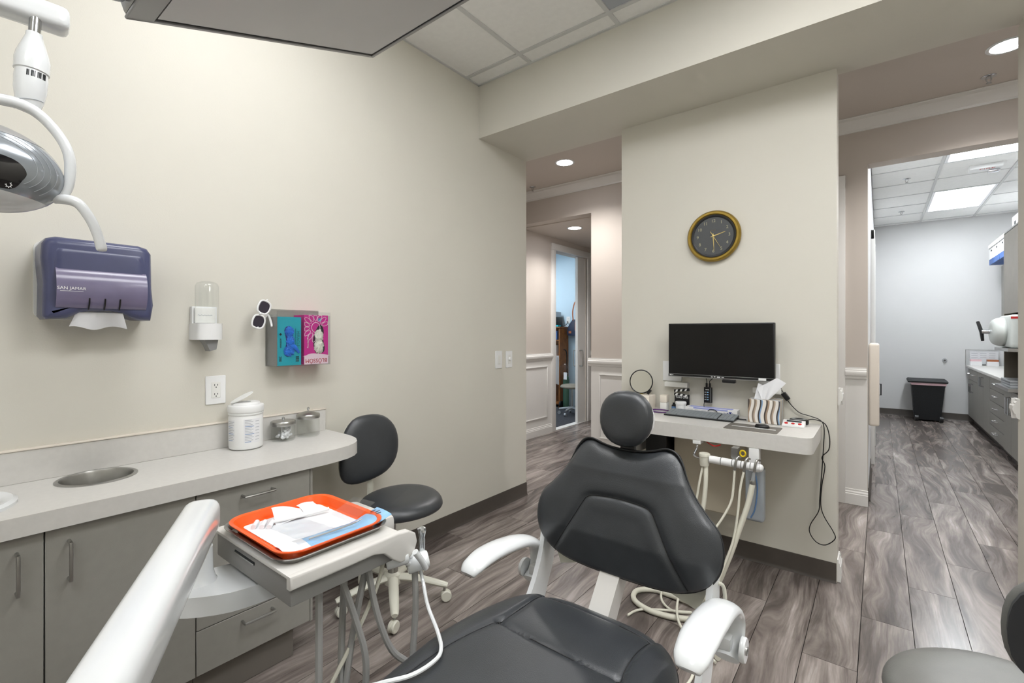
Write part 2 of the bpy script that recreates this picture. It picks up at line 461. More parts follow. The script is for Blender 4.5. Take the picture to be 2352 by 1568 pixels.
# ================================================================== SETTING
def run(name, m, prof, p0, p1, out, parent=None):
    """moulding: profile of (out, z) swept from p0 to p1 (x, y)"""
    d = V3((p1[0] - p0[0], p1[1] - p0[1], 0)); L = d.length; d.normalize()
    o = MB().prism([prof], (p0[0], p0[1], 0), out, (0, 0, 1), d, L).build(name, m, parent, angle=30)
    if parent is None: struct(o)
    return o
RAIL = [(0, .94), (.012, .945), (.016, .955), (.016, .962), (.024, .968), (.03, .985), (.028, 1.0), (.02, 1.006), (.02, 1.014), (.012, 1.02), (.012, 1.03), (0, 1.03)]
BASEW = [(0, 0), (.016, 0), (.016, .078), (.012, .082), (.012, .092), (.006, .1), (.006, .112), (0, .115)]
COVE = [(0, 0), (.016, 0), (.012, .006), (.008, .016), (.006, .09), (.004, .1), (0, .1)]
CROWN = [(0, 2.797), (.012, 2.797), (.014, 2.812), (.022, 2.818), (.03, 2.835), (.055, 2.86), (.07, 2.866), (.074, 2.882), (.085, 2.885), (.085, 2.889), (0, 2.889)]
CASING = 0.09
# --- floor with separate planks
floor = struct(MB().box(-3.42, 1.75, -1.7, 9.6, -.08, -.010).build('floor', 'gap_black', loc=(0, 0, -.08)))
pm = bpy.data.meshes.new('plank')
t = bmesh.new(); bmesh.ops.create_cube(t, size=1); t.to_mesh(pm); t.free(); pm.materials.append(M('plank'))
PW = 0.181
def yspan(x):
    if x < -2.377: return (3.02, 7.15)
    if x < -2.22: return (3.02, 4.38)
    if x < -.07: return (-1.55, 4.38)
    if x < 1.3: return (-1.55, 9.5)
    return (3.06, 9.5)
for k in range(-20, 9):
    xa, xb = .115 + PW * k, .115 + PW * (k + 1)
    xa, xb = max(xa, -3.368), min(xb, 1.62)
    if xb - xa < .02: continue
    ya, yb = yspan((xa + xb) / 2)
    y = 3.12 - 1.22 * 6 + (((k * 0.37) % 1.0) * 1.22 if k else 0)
    while y < yb:
        a, b = max(y, ya), min(y + 1.22, yb)
        if b - a > .03:
            o = bpy.data.objects.new('plank', pm); COL.objects.link(o); o.parent = floor
            o.scale = (xb - xa - .0026, b - a - .0026, .009)
            o.location = V3(((xa + xb) / 2, (a + b) / 2, -.0055)) - OFF['floor']
        y += 1.22
carpet = struct(MB().box(-6.0, -3.44, 4.7, 7.15, -.06, .004).build('floor_carpet', 'carpet'))
struct(MB().box(-3.46, -3.368, 5.213, 6.07, -.06, .005).build('trim_1', 'trim_white'))

# --- main room walls
sbox('wall_left', 'wall', -2.34, -2.22, -1.7, 3.02, 0, 3.06)
sbox('wall_header', 'wall', -2.22, 1.42, 2.455, 3.02, 2.655, 3.06)
sbox('wall_back', 'wall', -1.365, -.173, 2.94, 3.06, 0, 2.655)
sbox('wall_back_right', 'wall', .49, 1.42, 2.94, 3.06, 0, 2.655)
sbox('wall_right', 'wall', 1.3, 1.42, -1.7, 2.94, 0, 3.06)
sbox('wall_front', 'wall', -2.22, 1.3, -1.7, -1.58, 0, 3.06)
run('baseboard_left', 'base_dark', COVE, (-2.22, 1.01), (-2.22, 3.02), (1, 0, 0))
run('baseboard_back', 'base_dark', COVE, (-1.365, 2.94), (-.175, 2.94), (0, -1, 0))
run('baseboard_right', 'base_dark', COVE, (1.3, -1.5), (1.3, 2.94), (-1, 0, 0))
# hall side of the partition: white rail and base that return round its ends
def wrap(x0, x1):
    run('trim_2', 'trim_white', [(o_, z - .035) for o_, z in RAIL], (x0 - .02, 3.06), (x1 + .02, 3.06), (0, 1, 0))
    run('baseboard_hall', 'trim_white', BASEW, (x0 - .012, 3.06), (x1 + .012, 3.06), (0, 1, 0))
wrap(-1.365, -.173); wrap(.49, 1.42)
for x, s in ((-.173, 1), (-1.365, -1), (.49, -1)):
    run('trim_3', 'trim_white', [(o_ * .8, z - .035) for o_, z in RAIL], (x, 3.02), (x, 3.09), (s, 0, 0))
    run('baseboard_end', 'trim_white', BASEW, (x, 2.955), (x, 3.08), (s, 0, 0))
# --- main room ceiling: lay-in tiles on a grid
ceil = struct(MB().box(-2.34, 1.42, -1.7, 2.46, 3.062, 3.11).build('ceiling', 'tile_white', loc=(0, 0, 3.06)))
GX = [-2.22, -1.765, -1.155, -.545, .065, .675, 1.3]
GY = [-1.58, -1.335, -.725, -.115, .495, 1.105, 1.715, 2.325, 2.455]
LIT = {(1, 4), (3, 4), (3, 5), (3, 1), (3, 2), (5, 4), (5, 5)}
for i in range(len(GX) - 1):
    for j in range(len(GY) - 1):
        if (i, j) in LIT: continue
        MB().box(GX[i] + .009, GX[i + 1] - .009, GY[j] + .009, GY[j + 1] - .009, 3.026, 3.045, bev=.004, seg=1).build('ceiling_tile' if (i, j) != (2, 6) else 'vent_panel', 'tile_white' if (i, j) != (2, 6) else 'vent_grey', ceil)
for x in GX[1:-1]: part('grid_bar', 'grid_grey', ceil, x - .012, x + .012, -1.58, 2.455, 3.02, 3.06)
for y in GY[1:-1]: part('grid_bar', 'grid_grey', ceil, -2.22, 1.3, y - .012, y + .012, 3.0202, 3.058)
for a in ((-2.22, -2.205, -1.58, 2.455), (1.285, 1.3, -1.58, 2.455), (-2.22, 1.3, 2.44, 2.455), (-2.22, 1.3, -1.58, -1.565)):
    part('wall_angle', 'grid_grey', ceil, *a, 3.0195, 3.05)
def troffer(x0, x1, y0, y1, z, m, label, group):
    t = thing('ceiling_light', label, 'light', ((x0 + x1) / 2, (y0 + y1) / 2, z), group)
    f = MB()
    for a in ((x0, x0 + .025, y0, y1), (x1 - .025, x1, y0, y1), (x0 + .025, x1 - .025, y0, y0 + .025), (x0 + .025, x1 - .025, y1 - .025, y1)): f.box(*a, z, z + .03)
    f.build('frame', 'troffer_pan', t)
    if m == 'light_panel': part('diffuser', m, t, x0 + .027, x1 - .027, y0 + .027, y1 - .027, z + .008, z + .02)
    else:
        c = (x0 + x1) / 2
        part('diffuser', m, t, c - .1, c + .1, y0 + .027, y1 - .027, z + .012, z + .02)
        for s in (-1, 1):
            MB().prism([[(c + s * .1, z + .013), (c + s * .2, z + .024), (c + s * ((x1 - x0) / 2 - .026), z + .008), (c + s * ((x1 - x0) / 2 - .026), z + .028), (c + s * .1, z + .028)]], (0, y0 + .027, 0), (1, 0, 0), (0, 0, 1), (0, 1, 0), y1 - y0 - .054).build('glowing_wing', 'light_wing', t)  # wings get their own weak glow in place of light from the strip
for (x0, x1, y0, y1, w_) in ((-1.753, -1.167, .507, 1.093, 'nearest the left wall, square one'), (-.533, .053, .507, 1.703, 'over the dental chair'), (-.533, .053, -1.323, -.127, 'added behind the camera for fill'), (.687, 1.285, .507, 1.703, 'beside the right-hand wall')):  # the panel behind the camera is an unseen light added as fill
    troffer(x0, x1, y0, y1, 3.022, 'light_panel', 'white recessed ceiling light panel ' + w_, 'treatment room ceiling lights')

# --- hall
sbox('ceiling_hall', 'hall_wall', -3.45, 1.75, 3.02, 4.51, 2.89, 2.95)
sbox('wall_hall_header', 'hall_wall', -3.368, 1.75, 4.38, 4.51, 2.545, 2.89)
sbox('wall_hall', 'hall_wall', -2.377, -.069, 4.38, 4.51, 0, 2.545)
sbox('wall_hall_right', 'hall_wall', 1.05, 1.75, 4.38, 4.51, 0, 2.545)
sbox('wall_hall_end', 'hall_wall', 1.63, 1.75, 3.06, 4.38, 0, 2.89)
sbox('wall_hall_near', 'hall_wall', -3.368, -2.34, 2.9, 3.02, 0, 2.89)
run('trim_4', 'trim_white', CROWN, (-3.36, 4.38), (1.63, 4.38), (0, -1, 0))
wains = MB().box(-2.375, -.071, 4.374, 4.38, 0, .95).build('trim_5', 'trim_white'); struct(wains)
run('trim_6', 'trim_white', RAIL, (-2.40, 4.374), (-.3, 4.374), (0, -1, 0))
run('trim_6', 'trim_white', RAIL, (-.204, 4.374), (-.075, 4.374), (0, -1, 0))
run('baseboard_hall_far', 'trim_white', BASEW, (-2.377, 4.374), (-.3, 4.374), (0, -1, 0))
run('baseboard_hall_far', 'trim_white', BASEW, (-.204, 4.374), (-.066, 4.374), (0, -1, 0))
def panel_frame(parent, face, a0, a1, z0, z1, pos, out):
    """picture-frame moulding on a wall; face 'y' lies in X, 'x' lies in Y"""
    for s in ((a0, a1, z0, z0 + .016), (a0, a1, z1 - .016, z1), (a0, a0 + .016, z0 + .016, z1 - .016), (a1 - .016, a1, z0 + .016, z1 - .016)):
        if face == 'y': b = (s[0], s[1], min(pos, pos + out), max(pos, pos + out), s[2], s[3])
        else: b = (min(pos, pos + out), max(pos, pos + out), s[0], s[1], s[2], s[3])
        MB().box(*b, bev=.004, seg=1).build('panel_moulding', 'trim_white', parent)
panel_frame(wains, 'y', -2.28, -1.45, .2, .868, 4.374, -.012)
panel_frame(wains, 'y', -1.38, -.42, .2, .868, 4.374, -.012)
# casing and door leaf of the far-wall doorway that the partition half hides
d2 = struct(MB().box(-1.13, -.30, 4.352, 4.372, .01, 2.385).build('door_2', 'trim_white'))
MB().box(-.30, -.204, 4.352, 4.38, 0, 2.481, bev=.003).build('door_casing', 'trim_white', d2)
MB().box(-1.226, -1.13, 4.352, 4.38, 0, 2.481, bev=.003).build('door_casing', 'trim_white', d2)
MB().box(-1.226, -.204, 4.351, 4.379, 2.387, 2.481, bev=.003).build('door_casing', 'trim_white', d2)

# --- corridor on the left, with the pocket door
sbox('ceiling_corridor', 'hall_wall', -3.368, -2.377, 4.51, 7.15, 2.535, 2.6)
cw = MB()
cw.box(-3.50, -3.368, 3.0, 5.213, 0, 2.9).box(-3.50, -3.368, 6.07, 7.2, 0, 2.9).box(-3.50, -3.368, 5.213, 6.07, 2.375, 2.9)
struct(cw.build('wall_corridor', 'hall_wall'))
sbox('wall_corridor_right', 'hall_wall', -2.377, -2.25, 4.51, 7.2, 0, 2.6)
sbox('wall_corridor_end', 'hall_wall', -3.368, -2.377, 7.15, 7.25, 0, 2.6)
wc = struct(MB().box(-3.368, -3.362, 3.05, 5.13, 0, .95).box(-3.368, -3.362, 6.156, 7.15, 0, .95).build('trim_7', 'trim_white'))
for a, b in ((3.05, 5.13), (6.156, 7.15)):
    run('trim_8', 'trim_white', RAIL, (-3.362, a), (-3.362, b), (1, 0, 0))
    run('baseboard_corridor', 'trim_white', BASEW, (-3.362, a), (-3.362, b), (1, 0, 0))
panel_frame(wc, 'x', 4.30, 5.03, .21, .868, -3.362, .012)
d1 = struct(MB().box(-3.43, -3.39, 5.85, 6.30, .01, 2.37).build('door_1', 'trim_white'))
for b in ((-3.385, -3.345, 5.123, 5.213, 0, 2.375), (-3.385, -3.345, 6.07, 6.156, 0, 2.375), (-3.385, -3.345, 5.123, 6.156, 2.376, 2.462)):
    MB().box(*b, bev=.008).build('door_casing', 'trim_white', d1)
for s, x in ((1, -3.39), (-1, -3.43)):
    MB().tube([(x, 5.9, 1.035), (x + s * .035, 5.9, 1.04), (x + s * .055, 5.9, 1.02), (x + s * .055, 5.9, .835), (x + s * .035, 5.9, .815), (x, 5.9, .82)], .008, 8, smooth=4).build('door_handle', 'steel', d1)
# --- side room beyond the pocket door
sbox('wall_side_room', 'blue_wall', -6.0, -3.5, 7.15, 7.25, 0, 2.75)
sbox('wall_side_room_left', 'blue_wall', -6.1, -6.0, 4.7, 7.25, 0, 2.75)
sbox('wall_side_room_near', 'blue_wall', -6.0, -3.5, 4.6, 4.7, 0, 2.75)
sbox('ceiling_side_room', 'tile_white', -6.1, -3.45, 4.6, 7.25, 2.75, 2.8)
troffer(-5.0, -4.4, 5.2, 6.4, 2.72, 'light_panel_cool', 'recessed ceiling light panel in the side room behind pocket door', 'side room lights')

# --- sterilisation room on the right
sbox('wall_ster_left', 'grey_wall', -.19, -.069, 4.51, 9.6, 0, 3.02)
sbox('wall_ster_back', 'grey_wall', -.069, 1.75, 9.5, 9.6, 0, 3.02)
sbox('wall_ster_right', 'grey_wall', 1.62, 1.75, 4.51, 9.5, 0, 3.02)
run('baseboard_ster_back', 'base_dark', COVE, (-.069, 9.5), (1.1, 9.5), (0, -1, 0))
run('baseboard_ster_left', 'base_dark', COVE, (-.069, 4.52), (-.069, 5.6), (1, 0, 0))
sbox('wall_ster_over', 'hall_wall', -.069, 1.62, 4.505, 4.512, 2.546, 3.0)
cs = struct(MB().box(-.069, 1.62, 4.51, 9.5, 3.0, 3.04).build('ceiling_ster', 'tile_white', loc=(0, 0, 3.0)))
SX = [-.069, .49, 1.075, 1.62]; SY = [4.51, 5.11, 5.72, 6.33, 6.935, 7.53, 8.13, 8.735, 9.345, 9.5]
SL = {(1, 1), (1, 2), (1, 5), (1, 6)}
for i in range(3):
    for j in range(9):
        if (i, j) in SL: continue
        MB().box(SX[i] + .004, SX[i + 1] - .004, SY[j] + .003, SY[j + 1] - .003, 2.978, 2.995, bev=.003, seg=1).build('ceiling_tile', 'tile_white', cs)
for x in SX[1:3]: part('grid_bar', 'grid_grey', cs, x - .012, x + .012, 4.51, 9.5, 2.97, 3.0)
for y in SY[1:-1]: part('grid_bar', 'grid_grey', cs, -.069, 1.62, y - .006, y + .006, 2.972, 2.998)
troffer(.505, 1.06, 7.54, 8.725, 2.971, 'light_panel_cool', 'bright far ceiling light panel in the room with cabinets', 'sterilisation room lights')
troffer(.505, 1.06, 5.12, 6.32, 2.971, 'light_panel_cool', 'bright near ceiling light panel beside the fire strobe', 'sterilisation room lights')
# white door casing on its left wall
d3 = struct(MB().box(-.069, -.05, 5.9, 6.75, 0, 2.2).build('door_3', 'trim_white'))
for b in ((-.069, -.035, 5.8, 5.9, 0, 2.3), (-.069, -.035, 6.75, 6.85, 0, 2.3), (-.069, -.036, 5.8, 6.85, 2.205, 2.3)):
    MB().box(*b, bev=.006).build('door_casing', 'trim_white', d3)

# --- recessed downlights and sprinklers
def downlight(x, y, z, label, r=.075, watts=DOWN_W):
    t = thing('downlight', label, 'light', (x, y, z), 'recessed downlights')
    MB().lathe([(r + .018, 0), (r + .018, -.003), (r + .012, -.006), (r, -.004), (r, 0)], (x, y, z), n=32).build('trim_ring', 'white_enamel', t)
    MB().lathe([(0, -.0025), (r, -.0025), (r, -.001), (0, -.001)], (x, y, z), n=32).build('lens', 'downlight', t)
    ld = bpy.data.lights.new('downlight_beam', 'SPOT'); ld.energy = watts; ld.spot_size = math.radians(140); ld.spot_blend = 0.8; ld.shadow_soft_size = r
    ld.color = (1, .97, .95)
    lo = bpy.data.objects.new('downlight_beam', ld); COL.objects.link(lo); lo.location = (0, 0, -.012); lo.parent = t
downlight(-2.33, 3.78, 2.89, 'round recessed downlight in the hall ceiling left of the partition')
downlight(.565, 3.76, 2.89, 'round recessed downlight in the hall ceiling at top right')
downlight(-2.85, 4.85, 2.535, 'round recessed downlight in the lower corridor ceiling by pocket door', watts=55)
def sprinkler(x, y, z, label):
    t = thing('sprinkler', label, 'sprinkler', (x, y, z), 'ceiling sprinklers')
    MB().lathe([(0, 0), (.036, 0), (.036, -.003), (.026, -.008), (.014, -.01), (0, -.01)], (x, y, z), n=20).build('escutcheon', 'chrome', t)
    f = MB().tube([(x - .01, y, z - .008), (x - .011, y, z - .025), (x, y, z - .04)], .0025, 6, smooth=3).tube([(x + .01, y, z - .008), (x + .011, y, z - .025), (x, y, z - .04)], .0025, 6, smooth=3)
    f.build('frame', 'steel', t)
    MB().lathe([(0, -.045), (.014, -.046), (.014, -.043), (.004, -.038), (0, -.038)], (x, y, z), n=16).build('deflector', 'steel', t)
sprinkler(.537, 4.14, 2.89, 'chrome sprinkler head in hall ceiling at top right')
sprinkler(-3.0, 4.2, 2.89, 'chrome sprinkler head in hall ceiling left of the partition')
sprinkler(.235, 6.72, 2.978, 'chrome sprinkler head nearer the opening in the cabinet room ceiling')
sprinkler(.24, 8.5, 2.978, 'chrome sprinkler head farther back in the cabinet room ceiling')
# ================================================================== LEFT WALL AND COUNTER
def prism_b(loop, o, u, v, n, h, bev, seg=3):
    """prism whose far rim is rounded"""
    t = bmesh.new(); o, u, v, n = V3(o), V3(u), V3(v), V3(n)
    vs = [t.verts.new(o + u * a + v * b) for a, b in loop]
    f = t.faces.new(vs)
    ex = bmesh.ops.extrude_face_region(t, geom=[f])
    top = [q for q in ex['geom'] if isinstance(q, bmesh.types.BMVert)]
    for q in top: q.co += n * h
    ts = set(top)
    es = [e for e in t.edges if e.verts[0] in ts and e.verts[1] in ts]
    bmesh.ops.bevel(t, geom=es, offset=bev, segments=seg, profile=0.5, affect='EDGES')
    return MB().add(t)
def blob(c, r, seed, amp=0.35, freq=2.0, sub=3, sc3=(1, 1, 1)):
    t = bmesh.new(); bmesh.ops.create_icosphere(t, subdivisions=sub, radius=1)
    for q in t.verts:
        p = q.co.copy()
        k = 1 + amp * noise.noise(p * freq + V3((seed, seed * 2, 1))) + amp * .6 * abs(noise.noise(p * freq * 2.3 + V3((3, seed, 1))))
        q.co = V3((c[0] + p.x * k * r * sc3[0], c[1] + p.y * k * r * sc3[1], c[2] + p.z * k * r * sc3[2]))
    return MB().add(t)
# --- worktop with two openings
edge = [(-2.22, -.9), (-1.80, -.9), (-1.80, 1.04), (-1.803, 1.10), (-1.815, 1.165), (-1.838, 1.212), (-1.87, 1.246), (-1.92, 1.274), (-1.975, 1.288), (-2.03, 1.293), (-2.22, 1.295)]
ct = thing('countertop', 'long pale grey laminate countertop with rounded end under the towel dispenser', 'countertop', (-2.01, .2, .745))
slab = MB().prism([edge, ell(.172, .232, 32, -2.0, -.06), ell(.098, .098, 32, -2.09, .387)], (0, 0, .745), (1, 0, 0), (0, 1, 0), (0, 0, 1), .055).build('slab', 'counter', ct, angle=25)
MB().box(-2.22, -2.2, -.9, 1.285, .8, .905, bev=.0015, seg=1).build('backsplash', 'counter', ct)
MB().box(-2.22, -2.196, -.9, 1.287, .905, .911, bev=.0015, seg=1).build('backsplash_cap', 'cream_plastic', ct)
sk = thing('sink', 'white oval sink basin at the left edge of the countertop', 'sink', (-2.0, -.06, .66))
MB().lathe([(1.0, .8), (1.0, .808), (.96, .815), (.88, .813), (.8, .80), (.74, .77), (.6, .69), (.3, .665), (0, .66), (0, .655), (.32, .66), (.63, .683), (.8, .77), (.84, .79)], (-2.0, -.06, 0), n=40, sx=.195, sy=.252).build('basin', 'white_enamel', sk)
MB().lathe([(0, .664), (.022, .666), (.022, .6685), (0, .6685)], (-2.0, -.06, 0), n=20).build('drain', 'chrome', sk)
wc_ = thing('waste_chute', 'round stainless steel waste chute set into the countertop', 'waste chute', (-2.09, .387, .6))
MB().lathe([(.096, .80), (.108, .80), (.108, .803), (.103, .8055), (.097, .804), (.094, .797), (.094, .60), (.0962, .60), (.0962, .80)], (-2.09, .387, 0), n=40).build('collar', 'steel', wc_)
MB().lathe([(0, .6), (.094, .6), (.094, .604), (0, .604)], (-2.09, .387, 0), n=40).build('inner_floor', 'gap_black', wc_)
# --- base cabinets
FX = -1.82
def pull_v(par, y, z0, z1, x=FX):
    MB().tube([(x, y, z0), (x + .024, y, z0), (x + .032, y, z0 + .008), (x + .032, y, z1 - .008), (x + .024, y, z1), (x, y, z1)], .0045, 8, smooth=3).build('handle', 'steel', par)
def pull_h(par, y0, y1, z, x=FX):
    MB().tube([(x, y0, z), (x + .024, y0, z), (x + .032, y0 + .008, z), (x + .032, y1 - .008, z), (x + .024, y1, z), (x, y1, z)], .0045, 8, smooth=3).build('handle', 'steel', par)
def carcass(t, y0, y1, ytoe, top=.744):
    MB().box(-2.2, FX - .019, y0 + .001, y1 - .001, .12, top).build('body', 'gap_black', t)
    MB().box(-2.2, -1.85, y0 + .001, ytoe, 0.001, .119).build('toe_kick', 'toe', t)
c1 = thing('sink_cabinet', 'taupe double-door base cabinet with vertical bar pulls under the countertop', 'cabinet', (-2.0, .225, 0))
carcass(c1, -.141, .591, .590, .59)
for y0, y1, hy in ((-.139, .2235, .172), (.2265, .5895, .275)):
    d = MB().box(FX - .018, FX, y0, y1, .124, .742, bev=.0012, seg=1).build('door', 'laminate', c1)
    pull_v(d, hy, .593, .698)
c0 = thing('end_cabinet', 'taupe single-door base cabinet at the far left under the sink', 'cabinet', (-2.0, -.5, 0))
carcass(c0, -.88, -.141, -.142, .59)
d = MB().box(FX - .018, FX, -.878, -.143, .124, .742, bev=.0012, seg=1).build('door', 'laminate', c0); pull_v(d, -.2, .593, .698)
c2 = thing('drawer_cabinet', 'taupe drawer base cabinet with bar pulls behind the instrument tray', 'cabinet', (-2.0, .8, 0))
carcass(c2, .591, 1.005, .94)
MB().box(-2.2, FX - .001, .996, 1.006, .12, .744).build('side_panel', 'laminate', c2)
for z0, z1, hz in ((.6, .742, .70), (.278, .597, .555), (.124, .275, .245)):
    d = MB().box(FX - .018, FX, .5925, .994, z0, z1, bev=.0012, seg=1).build('drawer', 'laminate', c2)
    pull_h(d, .737, .842, hz)
# --- paper towel dispenser
td = thing('towel_dispenser', 'smoky blue plastic paper towel dispenser mounted on the left wall', 'towel dispenser', (-2.15, .4, 1.33))
MB().prism([rrect(.296, .262, .025, 4, .395, 1.467)], (-2.22, 0, 0), (0, 1, 0), (0, 0, 1), (1, 0, 0), .01).build('back_plate', 'matte_plastic', td)
ol = [(.254, 1.345), (.256, 1.45), (.25, 1.53), (.252, 1.575), (.262, 1.594), (.285, 1.602), (.5, 1.602), (.525, 1.595), (.538, 1.575), (.54, 1.45), (.545, 1.39), (.537, 1.334), (.50, 1.336), (.475, 1.345), (.455, 1.358), (.425, 1.364), (.38, 1.364), (.345, 1.358), (.325, 1.345), (.31, 1.338), (.262, 1.334)]
cov = prism_b(ol, (-2.209, 0, 0), (0, 1, 0), (0, 0, 1), (1, 0, 0), .127, .024, 4).build('cover', 'smoke_blue', td, angle=50)
def fprof(z):
    return -2.0818 + .005 * math.sin(PI * (z - 1.37) / .215) - (.02 * ((z - 1.555) / .03) ** 2 if z > 1.555 else 0)
MB().sheet(lambda a, b: (fprof(1.372 + .208 * b) - .012 * max(0, abs(a - .5) * 2 - .86) / .14, .268 + .258 * a, 1.372 + .208 * b), 24, 30, .001).build('front_panel', 'smoke_blue', td, angle=60)
bul = MB(); bul.sheet(lambda a, b: (-2.0795 + .022 * math.sin(PI * b) ** .7, .282 + .236 * a, 1.372 + .128 * b), 20, 20, .003)
bul.build('front_bulge', 'smoke_lilac', td, angle=60)
for y in (.362, .402, .442):
    MB().tube([(-2.078, y, 1.368), (-2.066, y, 1.385), (-2.061, y, 1.405)], .0022, 6, smooth=3).build('rib', 'black_plastic', td)
text('lettering', 'SAN JAMAR', .0135, (-2.0575, .318, 1.434), (0, 1, 0), (0, 0, 1), 'white_plastic', td)
part('underline', 'white_plastic', td, -2.0585, -2.0578, .29, .346, 1.4245, 1.4255)
MB().sheet(lambda a, b: (-2.12 + .03 * (1 - b) * math.sin(a * 7) * .4 + .02 * b, .335 + .122 * a + (a - .5) * .03 * (1 - b), 1.306 + .052 * b + .006 * math.sin(a * 9 + 1) * (1 - b)), 24, 6, .0008).build('paper_towel', 'paper', td)
# --- soap dispenser
sd = thing('soap_dispenser', 'white soap dispenser with clear upper bottle on the left wall', 'soap dispenser', (-2.17, .75, 1.22))
MB().box(-2.22, -2.195, .698, .79, 1.262, 1.398, bev=.004).build('back_plate', 'white_plastic', sd)
MB().prism([[(-2.22, .696), (-2.14, .696), (-2.127, .705), (-2.12, .725), (-2.12, .76), (-2.127, .782), (-2.14, .79), (-2.22, .79)]], (0, 0, 1.262), (1, 0, 0), (0, 1, 0), (0, 0, 1), .066).build('lower_body', 'white_plastic', sd, angle=60)
MB().lathe([(0, 1.5), (.02, 1.499), (.036, 1.493), (.042, 1.48), (.042, 1.33), (.0405, 1.33), (.0405, 1.479), (.035, 1.491), (.02, 1.497), (0, 1.4985)], (-2.165, .742, 0), n=32).build('clear_bottle', 'acrylic', sd)
MB().box(-2.19, -2.183, .705, .78, 1.33, 1.392, bev=.002).build('label_plate', 'matte_plastic', sd)
MB().tube([(-2.1828, .715 + i * .0035, 1.362 + .002 * math.sin(i * 1.9)) for i in range(16)], .0008, 5).build('faint_mark', 'ink_grey', sd)
MB().prism([[(.722, 1.262), (.775, 1.262), (.768, 1.222), (.745, 1.215), (.735, 1.24)]], (-2.19, 0, 0), (0, 1, 0), (0, 0, 1), (1, 0, 0), .05).build('push_nozzle', 'grey_carton', sd)
# --- outlet and switches
def outlet(name, label, group, face, a, z0, z1, wdt, pos, decora=True, rocker=False, knob=False):
    """wall plate: face 'x' lies on a wall of constant X (facing +X), 'y' on a wall of constant Y (facing -Y)"""
    def bx(a0, a1, za, zb, d0, d1, bev=0.001):
        if face == 'x': return MB().box(pos + d0, pos + d1, a0, a1, za, zb, bev=bev, seg=1)
        return MB().box(a0, a1, pos - d1, pos - d0, za, zb, bev=bev, seg=1)
    loc = (pos, a + wdt / 2, z0) if face == 'x' else (a + wdt / 2, pos, z0)
    t = thing(name, label, 'switch' if rocker else 'outlet', loc, group)
    bx(a, a + wdt, z0, z1, 0, .006, .002).build('wall_plate', 'white_plastic', t)
    cz, ca = (z0 + z1) / 2, a + wdt / 2
    if rocker:
        if knob:
            bx(ca - .016, ca + .016, cz - .033, cz + .033, .006, .008).build('insert', 'matte_plastic', t)
            c = (pos + .008, ca, cz + .004) if face == 'x' else (ca, pos - .008, cz)
            MB().lathe([(.013, 0), (.012, .014), (0, .015)], c, (1, 0, 0) if face == 'x' else (0, -1, 0), 18).build('dimmer_knob', 'white_plastic', t)
        else: bx(ca - .016, ca + .016, cz - .033, cz + .033, .006, .011, .002).build('rocker', 'matte_plastic', t)
        return t
    bx(ca - .017, ca + .017, cz - .033, cz + .033, .006, .0085).build('insert', 'matte_plastic', t)
    for s in (-1, 1):
        for q in (-.006, .006): bx(ca + q - .0012, ca + q + .0012, cz + s * .019 - .001, cz + s * .019 + .006, .0084, .0089, 0).build('slot', 'ink', t)
        bx(ca - .002, ca + .002, cz + s * .019 - .009, cz + s * .019 - .005, .0084, .0089, 0).build('slot', 'ink', t)
    return t
outlet('wall_outlet', 'white duplex wall outlet below the soap dispenser', None, 'x', .754, .988, 1.108, .077, -2.22)
outlet('light_switch', 'white rocker light switch nearer the counter on left wall', None, 'x', 2.633, 1.027, 1.156, .076, -2.22, rocker=True)
outlet('light_switch', 'white dimmer switch with round knob nearest the wall corner', None, 'x', 2.757, 1.026, 1.152, .076, -2.22, rocker=True, knob=True)
# --- glove box holder, cartons, sunglasses
gh = thing('glove_holder', 'clear acrylic glove box holder mounted on the left wall', 'holder', (-2.16, 1.127, 1.137))
for nm, b in (('back_panel', (-2.22, -2.217, .998, 1.256, 1.137, 1.40)), ('front_panel', (-2.11, -2.107, .998, 1.256, 1.137, 1.388)), ('side_panel', (-2.217, -2.11, .998, 1.001, 1.137, 1.372)), ('side_panel', (-2.217, -2.11, 1.253, 1.256, 1.137, 1.372)), ('bottom_panel', (-2.217, -2.11, 1.001, 1.253, 1.137, 1.14))):
    part(nm, 'smoke_acrylic' if nm != 'bottom_panel' else 'acrylic', gh, *b)
R_ = (0, 1, 0); U_ = (0, 0, 1)
def carton(name, label, y0, y1, z0, z1, xf, side, front):
    t = thing(name, label, 'glove box', (-2.16, (y0 + y1) / 2, z0))
    part('carton', side, t, -2.214, xf, y0, y1, z0, z1)
    part('front_print', front, t, xf, xf + .0008, y0, y1, z0, z1)
    return t
g1 = carton('glove_carton', 'teal glove carton with blue gloves in the acrylic holder', 1.004, 1.113, 1.1415, 1.362, -2.117, 'grey_carton', 'teal')
X1 = -2.1160
MB().prism([sp2([(1.035, 1.30), (1.045, 1.318), (1.062, 1.318), (1.073, 1.29), (1.076, 1.25), (1.074, 1.21), (1.06, 1.185), (1.045, 1.182), (1.036, 1.20), (1.044, 1.25)], 4)], (X1, 0, 0), R_, U_, (1, 0, 0), .0006).build('opening', 'navy', g1)
blob((X1 + .001, 1.058, 1.295), .018, 3, .5, 4.5, 4, (.3, 1, 1.15)).build('glove', 'glove_blue', g1)
blob((X1 + .001, 1.062, 1.25), .02, 9, .5, 4.5, 4, (.3, .8, 1.3)).build('glove', 'glove_blue', g1)
blob((X1 + .0012, 1.055, 1.207), .02, 5, .5, 4.5, 4, (.3, 1.0, 1.1)).build('glove', 'glove_blue', g1)
MB().tube([(X1 + .002, 1.06, 1.235), (X1 + .004, 1.08, 1.225), (X1 + .002, 1.103, 1.197)], [.011, .011, .005], 8, smooth=4, flat=.35, upv=(0, .7, .7)).build('glove_finger', 'glove_blue', g1)
D_ = (0, 0, -1)
text('lettering', 'MIRACLE', .018, (X1 + .0008, 1.098, 1.262), D_, R_, 'teal_dark', g1)
